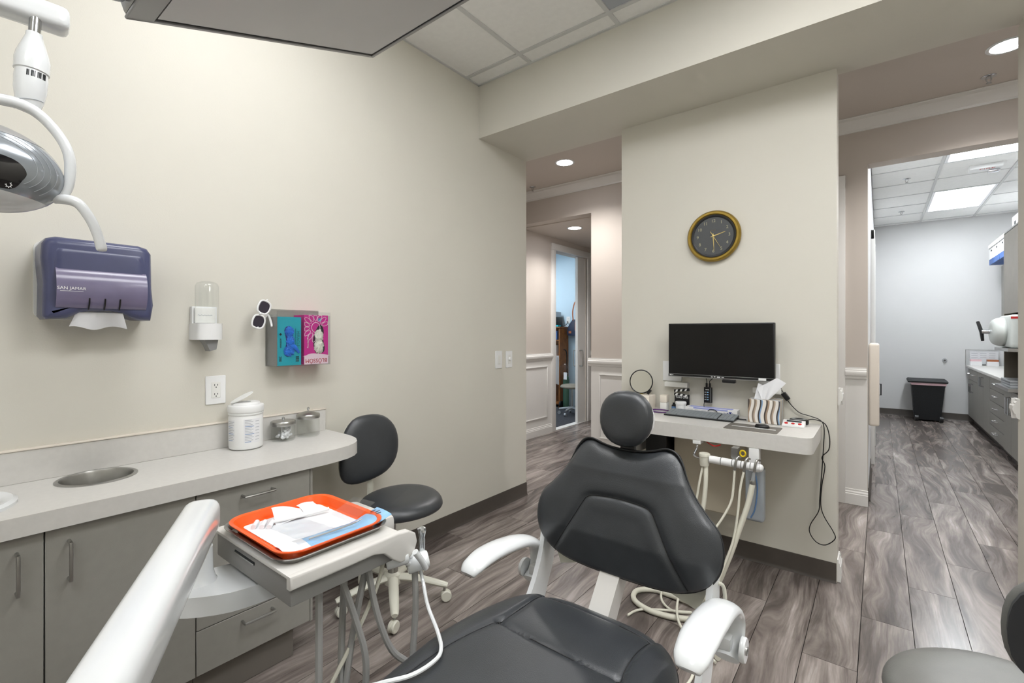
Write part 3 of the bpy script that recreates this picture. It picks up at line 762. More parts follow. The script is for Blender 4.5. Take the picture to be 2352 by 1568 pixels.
text('lettering', 'Nitrile Powder Free Exam', .0075, (X1 + .0008, 1.086, 1.27), D_, R_, 'teal_dark', g1)
text('lettering', 'ADENNA', .0105, (X1 + .0008, 1.018, 1.243), D_, R_, 'ink', g1)
MB().prism([[(1.018, 1.277), (1.024, 1.283), (1.018, 1.289), (1.012, 1.283)]], (X1, 0, 0), R_, U_, (1, 0, 0), .0012).build('logo', 'ink', g1)
text('lettering', '200', .017, (X1 + .0008, 1.016, 1.172), D_, R_, 'ink', g1)
for k in range(7): part('barcode_bar', 'ink', g1, X1, X1 + .0009, 1.088, 1.103, 1.158 + k * .0035, 1.158 + k * .0035 + (.0012 if k % 3 else .0022))
g2 = carton('glove_carton', 'magenta glove carton with white gloves in the acrylic holder', 1.128, 1.248, 1.1415, 1.374, -2.117, 'magenta', 'magenta')
part('lower_band', 'pale_pink', g2, X1, X1 + .0006, 1.128, 1.248, 1.1415, 1.183)
text('lettering', 'BLŌSSŌM', .026, (X1 + .001, 1.188, 1.159), (0, -1, 0), (0, 0, -1), 'ink_red', g2)
MB().prism([sp2([(1.128, 1.18), (1.16, 1.192), (1.2, 1.19), (1.23, 1.186), (1.248, 1.182), (1.248, 1.179), (1.128, 1.179)], 3)], (X1, 0, 0), R_, U_, (1, 0, 0), .0008).build('wave_print', 'pale_pink', g2)
for k in range(11):
    a = math.radians(20 + k * 24); c = (1.185, 1.315)
    pts = []
    for s_, wd in ((.03, 0), (.048, .009), (.066, .006), (.07, 0), (.066, -.006), (.048, -.009)):
        pts.append((X1 + .0008, min(1.246, max(1.13, c[0] + math.cos(a) * s_ - math.sin(a) * wd)), min(1.372, c[1] + math.sin(a) * s_ + math.cos(a) * wd)))
    MB().tube(pts, .0011, 5, closed=True, smooth=3).build('petal_print', 'pale_pink', g2)
MB().tube([(X1 + .0008, p, q) for p, q in ell(.021, .024, 24, 1.185, 1.315)], .0015, 5, closed=True).build('flower_ring', 'pale_pink', g2)
MB().prism([sp2([(1.2, 1.325), (1.215, 1.325), (1.225, 1.30), (1.222, 1.26), (1.23, 1.22), (1.222, 1.196), (1.19, 1.193), (1.178, 1.21), (1.172, 1.25), (1.18, 1.29)], 4)], (X1, 0, 0), R_, U_, (1, 0, 0), .001).build('opening', 'ink', g2)
blob((X1 + .001, 1.2, 1.275), .024, 12, .4, 4.0, 4, (.3, .8, 1.2)).build('glove', 'glove_white', g2)
blob((X1 + .001, 1.2, 1.225), .025, 15, .4, 4.0, 4, (.3, .85, 1.25)).build('glove', 'glove_white', g2)
text('lettering', 'Powder Free', .012, (X1 + .0008, 1.146, 1.25), U_, (0, -1, 0), 'white_plastic', g2)
MB().lathe([(0, 0), (.009, 0), (.009, .0009), (0, .0009)], (X1, 1.205, 1.352), (1, 0, 0), 20).build('round_badge', 'ink_blue', g2)
sg = thing('sunglasses', 'white-framed sunglasses hung on the glove box holder corner', 'sunglasses', (-2.15, .94, 1.31))
sv = V3((0, .022, .0625)).normalized(); su = V3((0, sv.z, -sv.y))
for c, ck in ((V3((-2.13, .9525, 1.402)), 1), (V3((-2.13, .929, 1.338)), -1)):
    lp = sp2([(-.02, -.02), (-.024, .0), (-.018, .022), (.002, .026), (.02, .018), (.023, -.006), (.014, -.024), (-.004, -.027)], 4)
    lp = [(a, b * ck) for a, b in lp]
    MB().prism([lp], c, su, sv, (1, 0, 0), .002).build('lens', 'lens_dark', sg)
    MB().tube([c + su * a * 1.08 + sv * b * 1.08 + V3((.001, 0, 0)) for a, b in lp], .0042, 6, closed=True).build('rim', 'white_plastic', sg)
MB().tube([V3((-2.13, .9525, 1.402)) - sv * .03 - su * .006, V3((-2.122, .9425, 1.37)) - su * .01, V3((-2.13, .929, 1.338)) + sv * .03 - su * .006], .005, 8, smooth=4).build('bridge', 'white_plastic', sg)
MB().tube([(-2.128, .9595, 1.43), (-2.15, .975, 1.435), (-2.2, .97, 1.42)], .004, 8, smooth=4).build('temple', 'white_plastic', sg)
MB().tube([(-2.128, .922, 1.31), (-2.15, .955, 1.345), (-2.165, .985, 1.37), (-2.15, .992, 1.335), (-2.14, .99, 1.318)], [.004, .004, .0045, .005, .004], 8, smooth=4).build('temple', 'white_plastic', sg)
# --- wipes canister
wp = thing('wipes_canister', 'white wipes canister with open flip lid on the countertop', 'canister', (-2.13, .878, .8))
cc = (-2.13, .878, 0)
MB().lathe([(0, .801), (.056, .801), (.063, .806), (.065, .815), (.065, .938), (.062, .944), (0, .944)], cc, n=36).build('tub', 'white_plastic', wp)
MB().lathe([(.062, .944), (.066, .946), (.067, .951), (.0645, .953), (.067, .955), (.0685, .96), (.0685, .979), (.066, .984), (.054, .986), (.053, .992), (.050, .996), (.02, .996), (.018, .99), (0, .99)], cc, n=36).build('lid', 'white_plastic', wp)
fl = MB()
hd = V3((-.24, -.97, 0)); 
fl.prism([ell(.047, .04, 24, .04, 0)], V3((-2.13, .878, .9955)) + hd * .05, (V3((0.24, .97, 0)) * .88 + V3((0, 0, .47))).normalized(), (.97, -.24, 0), (V3((0, 0, .88)) - V3((.24, .97, 0)) * .47).normalized(), .003)
fl.build('flip_cap', 'white_plastic', wp)
def arc_label(par, a0, a1, z0, z1, m, nm, r=.0654):
    MB().sheet(lambda a, b: (cc[0] + r * math.cos(math.radians(a0 + (a1 - a0) * a)), cc[1] + r * math.sin(math.radians(a0 + (a1 - a0) * a)), z0 + (z1 - z0) * b), 8, 1, .0002).build(nm, m, par)
arc_label(wp, -30, 28, .83, .93, 'paper', 'printed_label')
arc_label(wp, -98, -62, .838, .928, 'paper', 'printed_label')
for k in range(15):
    z = .835 + k * .0064; ln = 20 + (k * 7) % 12
    arc_label(wp, -26, -26 + ln, z, z + .0022, 'ink_grey' if k % 5 else 'ink_blue', 'print_line', .0657)
    if k % 2: arc_label(wp, 9, 24, z, z + .0022, 'ink_grey', 'print_line', .0657)
    if k < 12: arc_label(wp, -96, -70 + (k * 5) % 8, .842 + k * .007, .844 + k * .007, 'ink_grey' if k % 4 else 'ink_blue', 'print_line', .0657)
# --- glass jars
def jar(c, r, h, lidz, top, label, dome):
    t = thing('glass_jar', label, 'jar', (c[0], c[1], .8), 'glass apothecary jars')
    x = (c[0], c[1], 0)
    MB().lathe([(0, .801), (r * .9, .801), (r, .807), (r, h - .008), (r * .93, h), (r * .88, h), (r * .93, h - .01), (r * .955, .812), (r * .85, .8075), (0, .8075)], x, n=36).build('glass_body', 'glass', t)
    MB().lathe([(0, lidz - .02), (r * 1.0, lidz - .02), (r * 1.03, lidz - .018), (r * 1.03, lidz - .004), (r * .98, lidz), (r * .5, lidz + dome * .7), (r * .1, lidz + dome), (0, lidz + dome)], x, n=36).build('lid', 'steel', t)
    MB().lathe([(.003, lidz + dome), (.003, lidz + dome + .005), (.0065, lidz + dome + .010), (.006, lidz + dome + .015), (0, lidz + dome + .018)], x, n=16).build('knob', 'chrome', t)
    return t
j1 = jar((-2.143, 1.043), .051, .872, .889, .914, 'glass jar with steel lid holding white cotton rolls', .001)
j2 = jar((-2.143, 1.162), .051, .884, .905, .934, 'empty glass jar with domed steel lid nearest backsplash end', .014)
random.seed(11)
for k in range(22):
    a = random.uniform(0, 2 * PI); rr = .028 * math.sqrt(random.random()); z = .814 + .024 * random.random() * (1.3 if a < 2.4 else .8)
    d = V3((random.uniform(-1, 1), random.uniform(-1, 1), random.uniform(-.5, .7))).normalized() * .013
    p = V3((-2.143 + rr * math.cos(a), 1.043 + rr * math.sin(a), z + .004))
    if abs(d.z) > .006: p.z += .004
    o = MB().lathe([(0, -.5), (.7, -.5), (.9, -.46), (.9, .46), (.7, .5), (0, .5)], (0, 0, 0), n=8)
    bmesh.ops.transform(o.bm, matrix=Matrix.Translation(p) @ d.to_track_quat('Z', 'Y').to_matrix().to_4x4() @ Matrix.Diagonal((.0066, .0066, .031, 1)), verts=o.bm.verts)
    tag(o.build('cotton_roll', 'paper'), 'white cotton dental roll piled inside the small glass jar', 'cotton roll', 'cotton rolls in the jar')
# ================================================================== DENTAL CHAIR
XC = -.61
ch = thing('dental_chair', 'black upholstered dental chair with white armrests in the middle of the room', 'dental chair', (XC, .75, 0))
BU, BV = V3((1, 0, 0)), V3((0, .2307, .973)); BN = BU.cross(BV)
BO = V3((XC, 1.27, .599))
K = .934
half = [(0, .366), (.05, .368), (.09, .376), (.13, .387), (.16, .379), (.182, .35), (.2, .305), (.225, .262), (.262, .218), (.298, .178), (.312, .125), (.303, .07), (.27, .026), (.205, -.006), (.12, -.018), (0, -.021)]
half = [(a * K, b * K) for a, b in half]
full = half + [(-a, b) for a, b in half[-2:0:-1]]
seam = [(.224, .006), (.17, .09), (.122, .178), (.108, .197), (.08, .208), (0, .213), (-.08, .208), (-.108, .197), (-.122, .178), (-.17, .09), (-.224, .006)]
seam = [(a * K, b * K) for a, b in seam]
seam = sp2(seam, 3, False)
def back_fn(u_, v_, s_):
    d = segd(u_, v_, seam)
    h = -.006 * math.exp(-(d / .009) ** 2) + .002 * math.exp(-((d - .03) / .02) ** 2)
    h -= .010 * max(0, (abs(u_) - .05)) ** 2 * 0
    h += .10 * max(0, abs(u_) - .1) ** 1.5 * (1 - s_ ** 8)          # side wings come forward
    h += -.035 * max(0, .08 - v_) / .08 * .5 * (1 - s_ ** 8)
    if v_ > .27: h -= .25 * (v_ - .27)
    return h
def hgt(u_, v_, outline=None, front=.034, fn=None):
    # height of the padded front at (u, v): find the ring parameter by scanning along the ray from the centre
    fo = sp2(outline or full, 8); fn = fn or back_fn; cx = sum(p[0] for p in fo) / len(fo); cy = sum(p[1] for p in fo) / len(fo)
    best = min(fo, key=lambda p: abs(math.atan2(math.sin(math.atan2(p[1] - cy, p[0] - cx) - math.atan2(v_ - cy, u_ - cx)), math.cos(math.atan2(p[1] - cy, p[0] - cx) - math.atan2(v_ - cy, u_ - cx)))))
    s_ = min(.999, math.hypot(u_ - cx, v_ - cy) / math.hypot(best[0] - cx, best[1] - cy))
    return front * (1 - s_ ** 6) ** .5 + fn(u_, v_, s_)
br = cushion(full, BO, BU, BV, BN, .034, .035, rings=56, fn=back_fn, sub=8).build('backrest', 'black_leather', ch, angle=180)
MB().tube([BO + BU * a + BV * b + BN * (hgt(a, b) + .001) for a, b in seam], .0014, 6).build('seam', 'stitch', br)
MB().tube([BO + BU * a + BV * b - BN * .002 for a, b in sp2(full, 4)], .0032, 6, closed=True).build('piping', 'stitch', br)
MB().prism([[(a * .9, b * .9 + .018) for a, b in full]], BO - BN * .05, BU, BV, BN, .02).build('back_shell', 'white_enamel', br)
# headrest
HO = V3((XC, 1.345, 1.028))
hp = []
for i in range(28):
    a = 2 * PI * i / 28
    c_, s_ = math.cos(a), math.sin(a)
    hp.append((.084 * math.copysign(abs(c_) ** .9, c_) * (1 + .04 * s_), .085 * math.copysign(abs(s_) ** .9, s_)))
HV = V3((0, .16, .987)); HN = BU.cross(HV)
hr = cushion(hp, HO, BU, HV, HN, .035, .03, rings=14).build('headrest', 'black_leather', ch, angle=180)
MB().prism([ell(.076, .077, 28)], HO - HN * .036, BU, HV, HN, .01).build('headrest_shell', 'white_enamel', hr)
MB().box(XC - .024, XC + .024, 1.352, 1.374, .88, 1.0, bev=.006).build('headrest_bar', 'black_plastic', ch)
# seat cushion
sh = [(0, 1.19), (.1, 1.188), (.165, 1.172), (.212, 1.14), (.245, 1.085), (.27, 1.0), (.284, .92), (.29, .82), (.28, .7), (.268, .6), (.262, .5), (.262, .42), (.25, .36), (.2, .325), (0, .32)]
sf = sh + [(-a, b) for a, b in sh[-2:0:-1]]
s_l = [(.168, 1.16), (.163, 1.1), (.160, 1.03), (.168, .95), (.192, .86), (.208, .76), (.212, .6), (.21, .42)]
seams = [s_l, [(-a, b) for a, b in s_l], [(-.166, 1.128), (-.06, 1.133), (.06, 1.133), (.166, 1.128)], [(-.17, .94), (-.06, .932), (.06, .932), (.17, .94)]]
def seat_fn(u_, v_, s_):
    h = 0
    for q in seams[:2]:
        d = segd(u_, v_, q); h -= .005 * math.exp(-(d / .009) ** 2)
    for q in seams[2:]:
        d = segd(u_, v_, q); h -= .005 * math.exp(-(d / .009) ** 2)
        if abs(u_) < .17:
            dy = q[1][1] - v_
            h -= .010 * math.exp(-abs(dy) / .05) * (1 if dy < 0 else .15)
    h += .10 * max(0, abs(u_) - .16) ** 1.4 * (1 - s_ ** 6)
    return h
st = cushion(sf, (XC, 0, .49), (1, 0, 0), (0, 1, 0), (0, 0, 1), .058, .045, rings=64, fn=seat_fn, sub=9).build('seat', 'black_leather', ch, angle=180)
for q in seams:
    MB().tube([(XC + a, b, .49 + hgt(a, b, sf, .058, seat_fn) + .0006) for a, b in sp2(q, 6, False)], .0013, 6).build('seam', 'stitch', st)
MB().tube([(XC + a, b, .488) for a, b in sp2(sf, 4)], .0032, 6, closed=True).build('piping', 'stitch', st)
lg = [(0, .30), (.2, .295), (.245, .26), (.25, .1), (.235, -.15), (.2, -.32), (.12, -.38), (0, -.39)]
lg = lg + [(-a, b) for a, b in lg[-2:0:-1]]
cushion(lg, (XC, 0, .455), (1, 0, 0), (0, 1, .06), (0, -.06, 1), .045, .04, rings=10, sub=3).build('leg_rest', 'black_leather', ch, angle=180)
# frame, base, brackets
MB().box(XC - .17, XC + .17, -.2, 1.12, .38, .44, bev=.015).build('under_frame', 'white_enamel', ch)
MB().box(XC - .12, XC + .12, .55, .95, .1, .38, bev=.03).build('lift_column', 'white_enamel', ch)
MB().prism([rrect(.5, .95, .12, 6, 0, .62)], (XC, 0, .003), (1, 0, 0), (0, 1, 0), (0, 0, 1), .09).build('floor_base', 'white_enamel', ch)
MB().prism([[(1.10, .40), (1.17, .38), (1.38, .64), (1.375, .72), (1.34, .72), (1.33, .66)]], (XC - .045, 0, 0), (0, 1, 0), (0, 0, 1), (1, 0, 0), .062).build('back_strut', 'unit_white', ch)
for s in (-1, 1):
    xs = XC + s * .262
    MB().prism([sp2([(1.315, .665), (1.345, .61), (1.33, .53), (1.30, .47), (1.235, .36), (1.15, .34), (1.165, .42), (1.225, .5), (1.265, .58), (1.285, .66)], 3)], (xs - .008, 0, 0), (0, 1, 0), (0, 0, 1), (1, 0, 0), .016).build('side_bracket', 'white_enamel', ch)
    MB().prism([[(XC + s * .05, .585), (XC + s * .22, .53), (XC + s * .255, .62), (XC + s * .1, .63)]], (0, 1.322, 0), (1, 0, 0), (0, 0, 1), (0, 1, 0), .008).build('gusset', 'cream_enamel', ch)
    xa = XC + s * .305
    arm_p = [(xa, 1.27, .468), (xa, 1.308, .492), (xa, 1.315, .545), (xa, 1.275, .592), (xa, 1.21, .618), (xa, 1.12, .632), (xa, 1.04, .634), (xa, .985, .622), (xa, .965, .608)]
    ar = MB().tube(arm_p, [.03, .033, .035, .037, .039, .041, .041, .036, .024], 18, smooth=6, flat=.46, upv=(1, 0, 0)).build('armrest', 'white_enamel', ch, angle=60)
    for q in (-1, 1):
        MB().lathe([(0, .0), (.028, 0), (.03, -.003), (.03, -.012), (0, -.012)][::-1], (xa + q * .043, 1.285, .495), (q, 0, 0), 26).build('pivot_cap', 'white_enamel', ar)
    MB().lathe([(.011, .043), (.011, .046), (.006, .0465), (.006, .0445), (0, .0445)], (xa, 1.285, .495), (1, 0, 0), 16).build('pivot_bolt', 'steel', ar)
    MB().box(xa - s * .02 - .03, xa - s * .02 + .03, 1.27, 1.31, .48, .515, bev=.008).build('armrest_joint', 'white_enamel', ch)
MB().tube([(XC + .268, 1.33, .62), (XC + .28, 1.35, .6), (XC + .282, 1.35, .52), (XC + .27, 1.33, .5)], .005, 8, smooth=4).build('release_loop', 'cream_enamel', ch)

# ================================================================== DELIVERY UNIT
du = thing('delivery_unit', 'grey and white dental delivery unit on a white swing arm', 'delivery unit', (-1.18, .63, .3))
hd_ = MB().box(-1.375, -.985, .495, .775, .705, .768, bev=.004).build('control_head', 'unit_grey', du)
part('vent_slot', 'ink', hd_, -1.262, -1.155, .4935, .496, .744, .751)
part('hinge_strip', 'steel', hd_, -1.262, -1.155, .492, .4945, .7445, .748)
MB().box(-1.38, -.985, .488, .778, .7675, .776, bev=.003).build('top_plate', 'unit_white', du)
lip = [(.488, .7758), (.488, .7475), (.56, .7475), (.64, .7475), (.695, .7465), (.725, .738), (.75, .714), (.775, .697), (.80, .696), (.822, .71), (.831, .735), (.825, .758), (.803, .772), (.77, .7758), (.64, .7758)]
prism_b(lip, (-.988, 0, 0), (0, 1, 0), (0, 0, 1), (1, 0, 0), .018, .005, 3).build('front_lip', 'unit_white', du, angle=60)
MB().box(-1.30, -1.1, .77, .86, .712, .765, bev=.015).build('far_grip', 'unit_white', du)
# bracket and arm
MB().prism([sp2([(-1.345, .395), (-1.325, .36), (-1.27, .352), (-1.22, .38), (-1.17, .45), (-1.155, .53), (-1.16, .60), (-1.29, .60), (-1.32, .5)], 3)], (0, 0, .650), (1, 0, 0), (0, 1, 0), (0, 0, 1), .045).build('bracket', 'white_enamel', du, angle=50)
MB().lathe([(.04, .69), (.033, .70), (.028, .72), (.027, .775), (0, .775)], (-1.285, .425, 0), n=28).build('pivot_post', 'white_enamel', du)
MB().lathe([(.018, .775), (.018, .83), (0, .83)], (-1.285, .425, 0), n=24).build('pivot_shaft', 'unit_grey', du)
ad = V3((.884, -.468, 0)); an = V3((0, 0, 1)); av = an.cross(ad)
MB().obox(V3((-1.305, .44, .846)) + ad * .45, ad, av, an, .45, .0385, .042, bev=.032, seg=6).build('swing_arm', 'white_enamel', du, angle=50)
MB().lathe([(.06, .004), (.06, .03), (.035, .05), (.035, .80), (0, .80)], (-.53, .03, 0), n=24).build('arm_post', 'white_enamel', du)
MB().tube([(-1.245, .41, .80), (-1.24, .405, .79)], .005, 8).build('lock_screw', 'chrome', du)
# instrument holders, lever and syringe
def holder(c, ax, r=.024, h=.058):
    c = V3(c); ax = V3(ax).normalized()
    o = MB().lathe([(0, -h / 2), (r * .9, -h / 2), (r, -h / 2 + .004), (r, h / 2 - .006), (r * .85, h / 2), (0, h / 2)], c, ax, 24).build('instrument_holder', 'white_enamel', du)
    sd_ = ax.cross(V3((0, 0, 1))).normalized()
    for q in (-1, 1): MB().lathe([(0, 0), (.0035, 0), (.0035, .0008), (0, .0008)], c - ax * (h / 2) + sd_ * q * .008 - V3((0, 0, .006)) - ax * .0005, -ax, 10).build('screw_hole', 'ink', o)
    return o
HAX = (.5, .85, .15)
MB().tube([(-1.0, .72, .715), (-1.0, .79, .70), (-1.0, .84, .682)], .008, 10).build('holder_rod', 'white_enamel', du)
holder((-1.0, .785, .700), HAX)
h2 = holder((-.995, .852, .664), HAX)
MB().tube([(-.965, .855, .655), (-.96, .835, .685), (-.962, .815, .714)], [.008, .008, .0085], 12).build('lever', 'white_enamel', du)
MB().tube([(-.998, .80, .685), (-.99, .82, .672)], .007, 10).build('lever_joint', 'white_enamel', du)
sy = MB().lathe([(.0085, .66), (.0085, .705), (.009, .715), (.0075, .722), (.010, .733), (.0115, .742), (.010, .749), (.004, .752), (0, .752)], (-1.0, .872, 0), n=18).build('air_water_syringe', 'spray_pipe', du)
for q in (-1, 1): MB().lathe([(0, 0), (.004, 0), (.004, .003), (0, .003)], (-1.0 + q * .009, .868, .742), (q, -.3, .2), 10).build('button', 'chrome', sy)
# hoses
def hose(pts, r, m, nm='hose'): MB().tube(pts, r, 8, smooth=6).build(nm, m, du)
low = [(-.95, .62, .12), (-.85, .6, .07)]
hose([(-1.03, .585, .71), (-1.03, .585, .55), (-1.03, .586, .3), (-1.0, .6, .16)] + low, .0085, 'tube_grey')
hose([(-1.05, .645, .71), (-1.03, .68, .58), (-1.02, .705, .46), (-1.03, .70, .3), (-1.0, .66, .16)] + low, .0085, 'tube_grey')
hose([(-1.06, .672, .71), (-1.07, .67, .55), (-1.06, .66, .4), (-1.05, .655, .25), (-1.0, .64, .14)] + low, .0085, 'tube_grey')
hose([(-1.04, .725, .71), (-1.05, .70, .58), (-1.05, .675, .46), (-1.05, .66, .32), (-1.0, .65, .14)] + low, .0085, 'tube_grey')
hose([(-1.03, .715, .71), (-1.02, .735, .58), (-1.01, .775, .46), (-.99, .83, .39), (-.96, .86, .3), (-.93, .8, .16)] + low, .0085, 'tube_grey')
hose([(-1.0, .845, .655), (-.995, .845, .55), (-.995, .835, .42), (-.99, .82, .28), (-.95, .74, .14)] + low, .0085, 'tube_grey')
hose([(-1.02, .76, .7), (-1.03, .74, .62), (-1.05, .68, .5), (-1.06, .62, .4), (-1.04, .58, .28), (-.98, .58, .15)] + low, .0055, 'hose_cream')
hose([(-1.0, .862, .65), (-.985, .862, .61), (-.93, .83, .578), (-.85, .79, .562), (-.80, .755, .5585), (-.783, .72, .5575), (-.79, .66, .556), (-.83, .6, .553), (-.9, .55, .52), (-.93, .55, .4), (-.93, .58, .25)] + low, .0048, 'white_enamel', 'syringe_hose')

# --- trays and what lies on them
def loft(loops):
    s = MB(); prev = None; first = None
    for lp in loops:
        cur = [s.bm.verts.new(V3(p)) for p in lp]; k = len(cur)
        if prev:
            for j in range(k): s.bm.faces.new((prev[j], prev[(j + 1) % k], cur[(j + 1) % k], cur[j]))
        else: first = cur
        prev = cur
    s.bm.faces.new(first[::-1]); s.bm.faces.new(prev)
    return s
def tray(cx, cy, w_, h_, r, z0, z1, flare, th, lip_):
    L = lambda g, z: [(a, b, z) for a, b in rrect(w_ + 2 * g, h_ + 2 * g, max(.004, r + g), 6, cx, cy)]
    return loft([L(-flare, z0), L(-.004, z1 - .003), L(lip_, z1 - .003), L(lip_ + .001, z1), L(0, z1), L(-.004 - th * .3, z1 - .002), L(-flare - th * .2, z0 + th)])
mt = tag(tray(-1.18, .635, .335, .285, .045, .7765, .7935, .012, .0015, .004).build('steel_tray', 'steel', angle=35), 'shiny steel tray under the orange tray on the delivery unit', 'tray')
ot = tag(tray(-1.18, .635, .322, .268, .05, .7795, .8035, .014, .002, .005).build('orange_tray', 'orange', angle=35), 'bright orange plastic instrument tray on the delivery unit', 'tray')
ZT = .7822
def flat(pts, z, h, name, m, label, cat, wob=0.0):
    o = MB().prism([pts], (0, 0, z), (1, 0, 0), (0, 1, 0), (0, 0, 1), h)
    return tag(o.build(name, m), label, cat)
flat(rrect(.27, .212, .012, 3, -1.178, .637), ZT, .0006, 'tray_liner', 'paper', 'white paper liner in the bottom of the orange tray', 'paper')
def crumple(x0, x1, y0, y1, z, amp, rot, name, m, label, cat, seed, nu=16, nv=8, edgez=0.0):
    cx, cy = (x0 + x1) / 2, (y0 + y1) / 2; ca, sa = math.cos(rot), math.sin(rot)
    def fn(a, b):
        lx, ly = (a - .5) * (x1 - x0), (b - .5) * (y1 - y0)
        h = amp * (abs(noise.noise(V3((a * 5 + seed, b * 3, seed)))) + .5 * abs(noise.noise(V3((a * 12, b * 7, seed + 4)))))
        return (cx + lx * ca - ly * sa, cy + lx * sa + ly * ca, z + h + edgez * a)
    return tag(MB().sheet(fn, nu, nv, .0006).build(name, m, angle=25), label, cat)
crumple(-1.262, -1.09, .575, .665, ZT + .001, .006, .1, 'plastic_bag', 'film', 'crinkled clear plastic bag in the middle of the orange tray', 'bag', 3)
po = thing('instrument_pouch', 'blue and clear sterilisation pouch holding instruments on the orange tray', 'pouch', (-1.05, .62, ZT))
def pfn(z, amp, seed, a0, a1, wd=.074):
    A, B = V3((-1.085, .528, 0)), V3((-1.062, .792, 0)); d = (B - A); sdv = V3((d.y, -d.x, 0)).normalized()
    def f(a, b):
        t_ = a0 + (a1 - a0) * a
        p = A + d * t_ + sdv * (b - .5) * wd
        up = max(0, t_ - .72) * .075
        return (p.x, p.y, z + up + amp * (math.sin(PI * b) * .8 + .8 * abs(noise.noise(V3((t_ * 9 + seed, b * 4, seed))))))
    return f
MB().sheet(pfn(.7845, .003, 2, .12, 1), 20, 6, .0006).build('blue_film', 'pouch_blue', po, angle=25)
MB().sheet(pfn(.7862, .006, 5, .12, .97, .068), 26, 8, .0003).build('clear_film', 'film', po, angle=25)
MB().sheet(pfn(.785, .005, 8, -.02, .2, .078), 8, 6, .0006).build('paper_end', 'paper', po, angle=25)
MB().tube([(-1.085, .59, .7925), (-1.075, .65, .795), (-1.07, .70, .798), (-1.066, .725, .803)], [.002, .0024, .002, .001], 8, smooth=4).build('steel_instrument', 'steel', po)
for k in range(3): MB().obox((-1.085 + k * .012, .772 + (k % 2) * .006, .806), (.087, .99, .08), (-.99, .087, 0), (0, -.08, 1), .008, .0012, .0003).build('print_mark', 'ink', po)
tag(MB().tube([(-1.262, .585, .7905), (-1.245, .64, .791), (-1.23, .70, .793), (-1.225, .725, .794)], .0042, 10, smooth=4).build('saliva_ejector', 'white_plastic'), 'long white saliva ejector tube lying across the orange tray', 'tube')
for k, (x, y) in enumerate(((-1.285, .552), (-1.27, .566), (-1.256, .578))):
    o = MB().tube([(x - .016, y + .012, .7885), (x + .014, y - .01, .7885)], .0062, 10)
    tag(o.build('tray_cotton_roll', 'paper'), ('leftmost', 'middle', 'rightmost')[k] + ' of three white cotton rolls in the orange tray corner', 'cotton roll', 'cotton rolls on the tray')
gz = MB().sheet(lambda a, b: (-1.30 + .05 * a + .012 * b, .60 + .075 * b - .01 * a, ZT + .003 + .03 * (1 - a) * (.4 + .6 * (1 - b)) + .004 * math.sin(a * 5 + b * 4)), 10, 10, .0012)
tag(gz.build('folded_gauze', 'paper', angle=25), 'folded white gauze square standing against the orange tray rim', 'gauze')
gz = MB().sheet(lambda a, b: (-1.31 + .06 * a, .675 + .05 * b, ZT + .003 + .012 * (1 - a) + .003 * math.sin(a * 5 + b * 4)), 8, 8, .0012)
tag(gz.build('folded_gauze', 'paper', angle=25), 'flat white gauze square lying near far rim of the orange tray', 'gauze')
pk = MB().sheet(lambda a, b: (-1.20 + .10 * a, .715 + .075 * b, .787 + .028 * b + .006 * a * b), 8, 6, .0004)
tag(pk.build('clear_sleeve', 'film', angle=25), 'clear plastic sleeve sticking up at far end of the orange tray', 'sleeve')

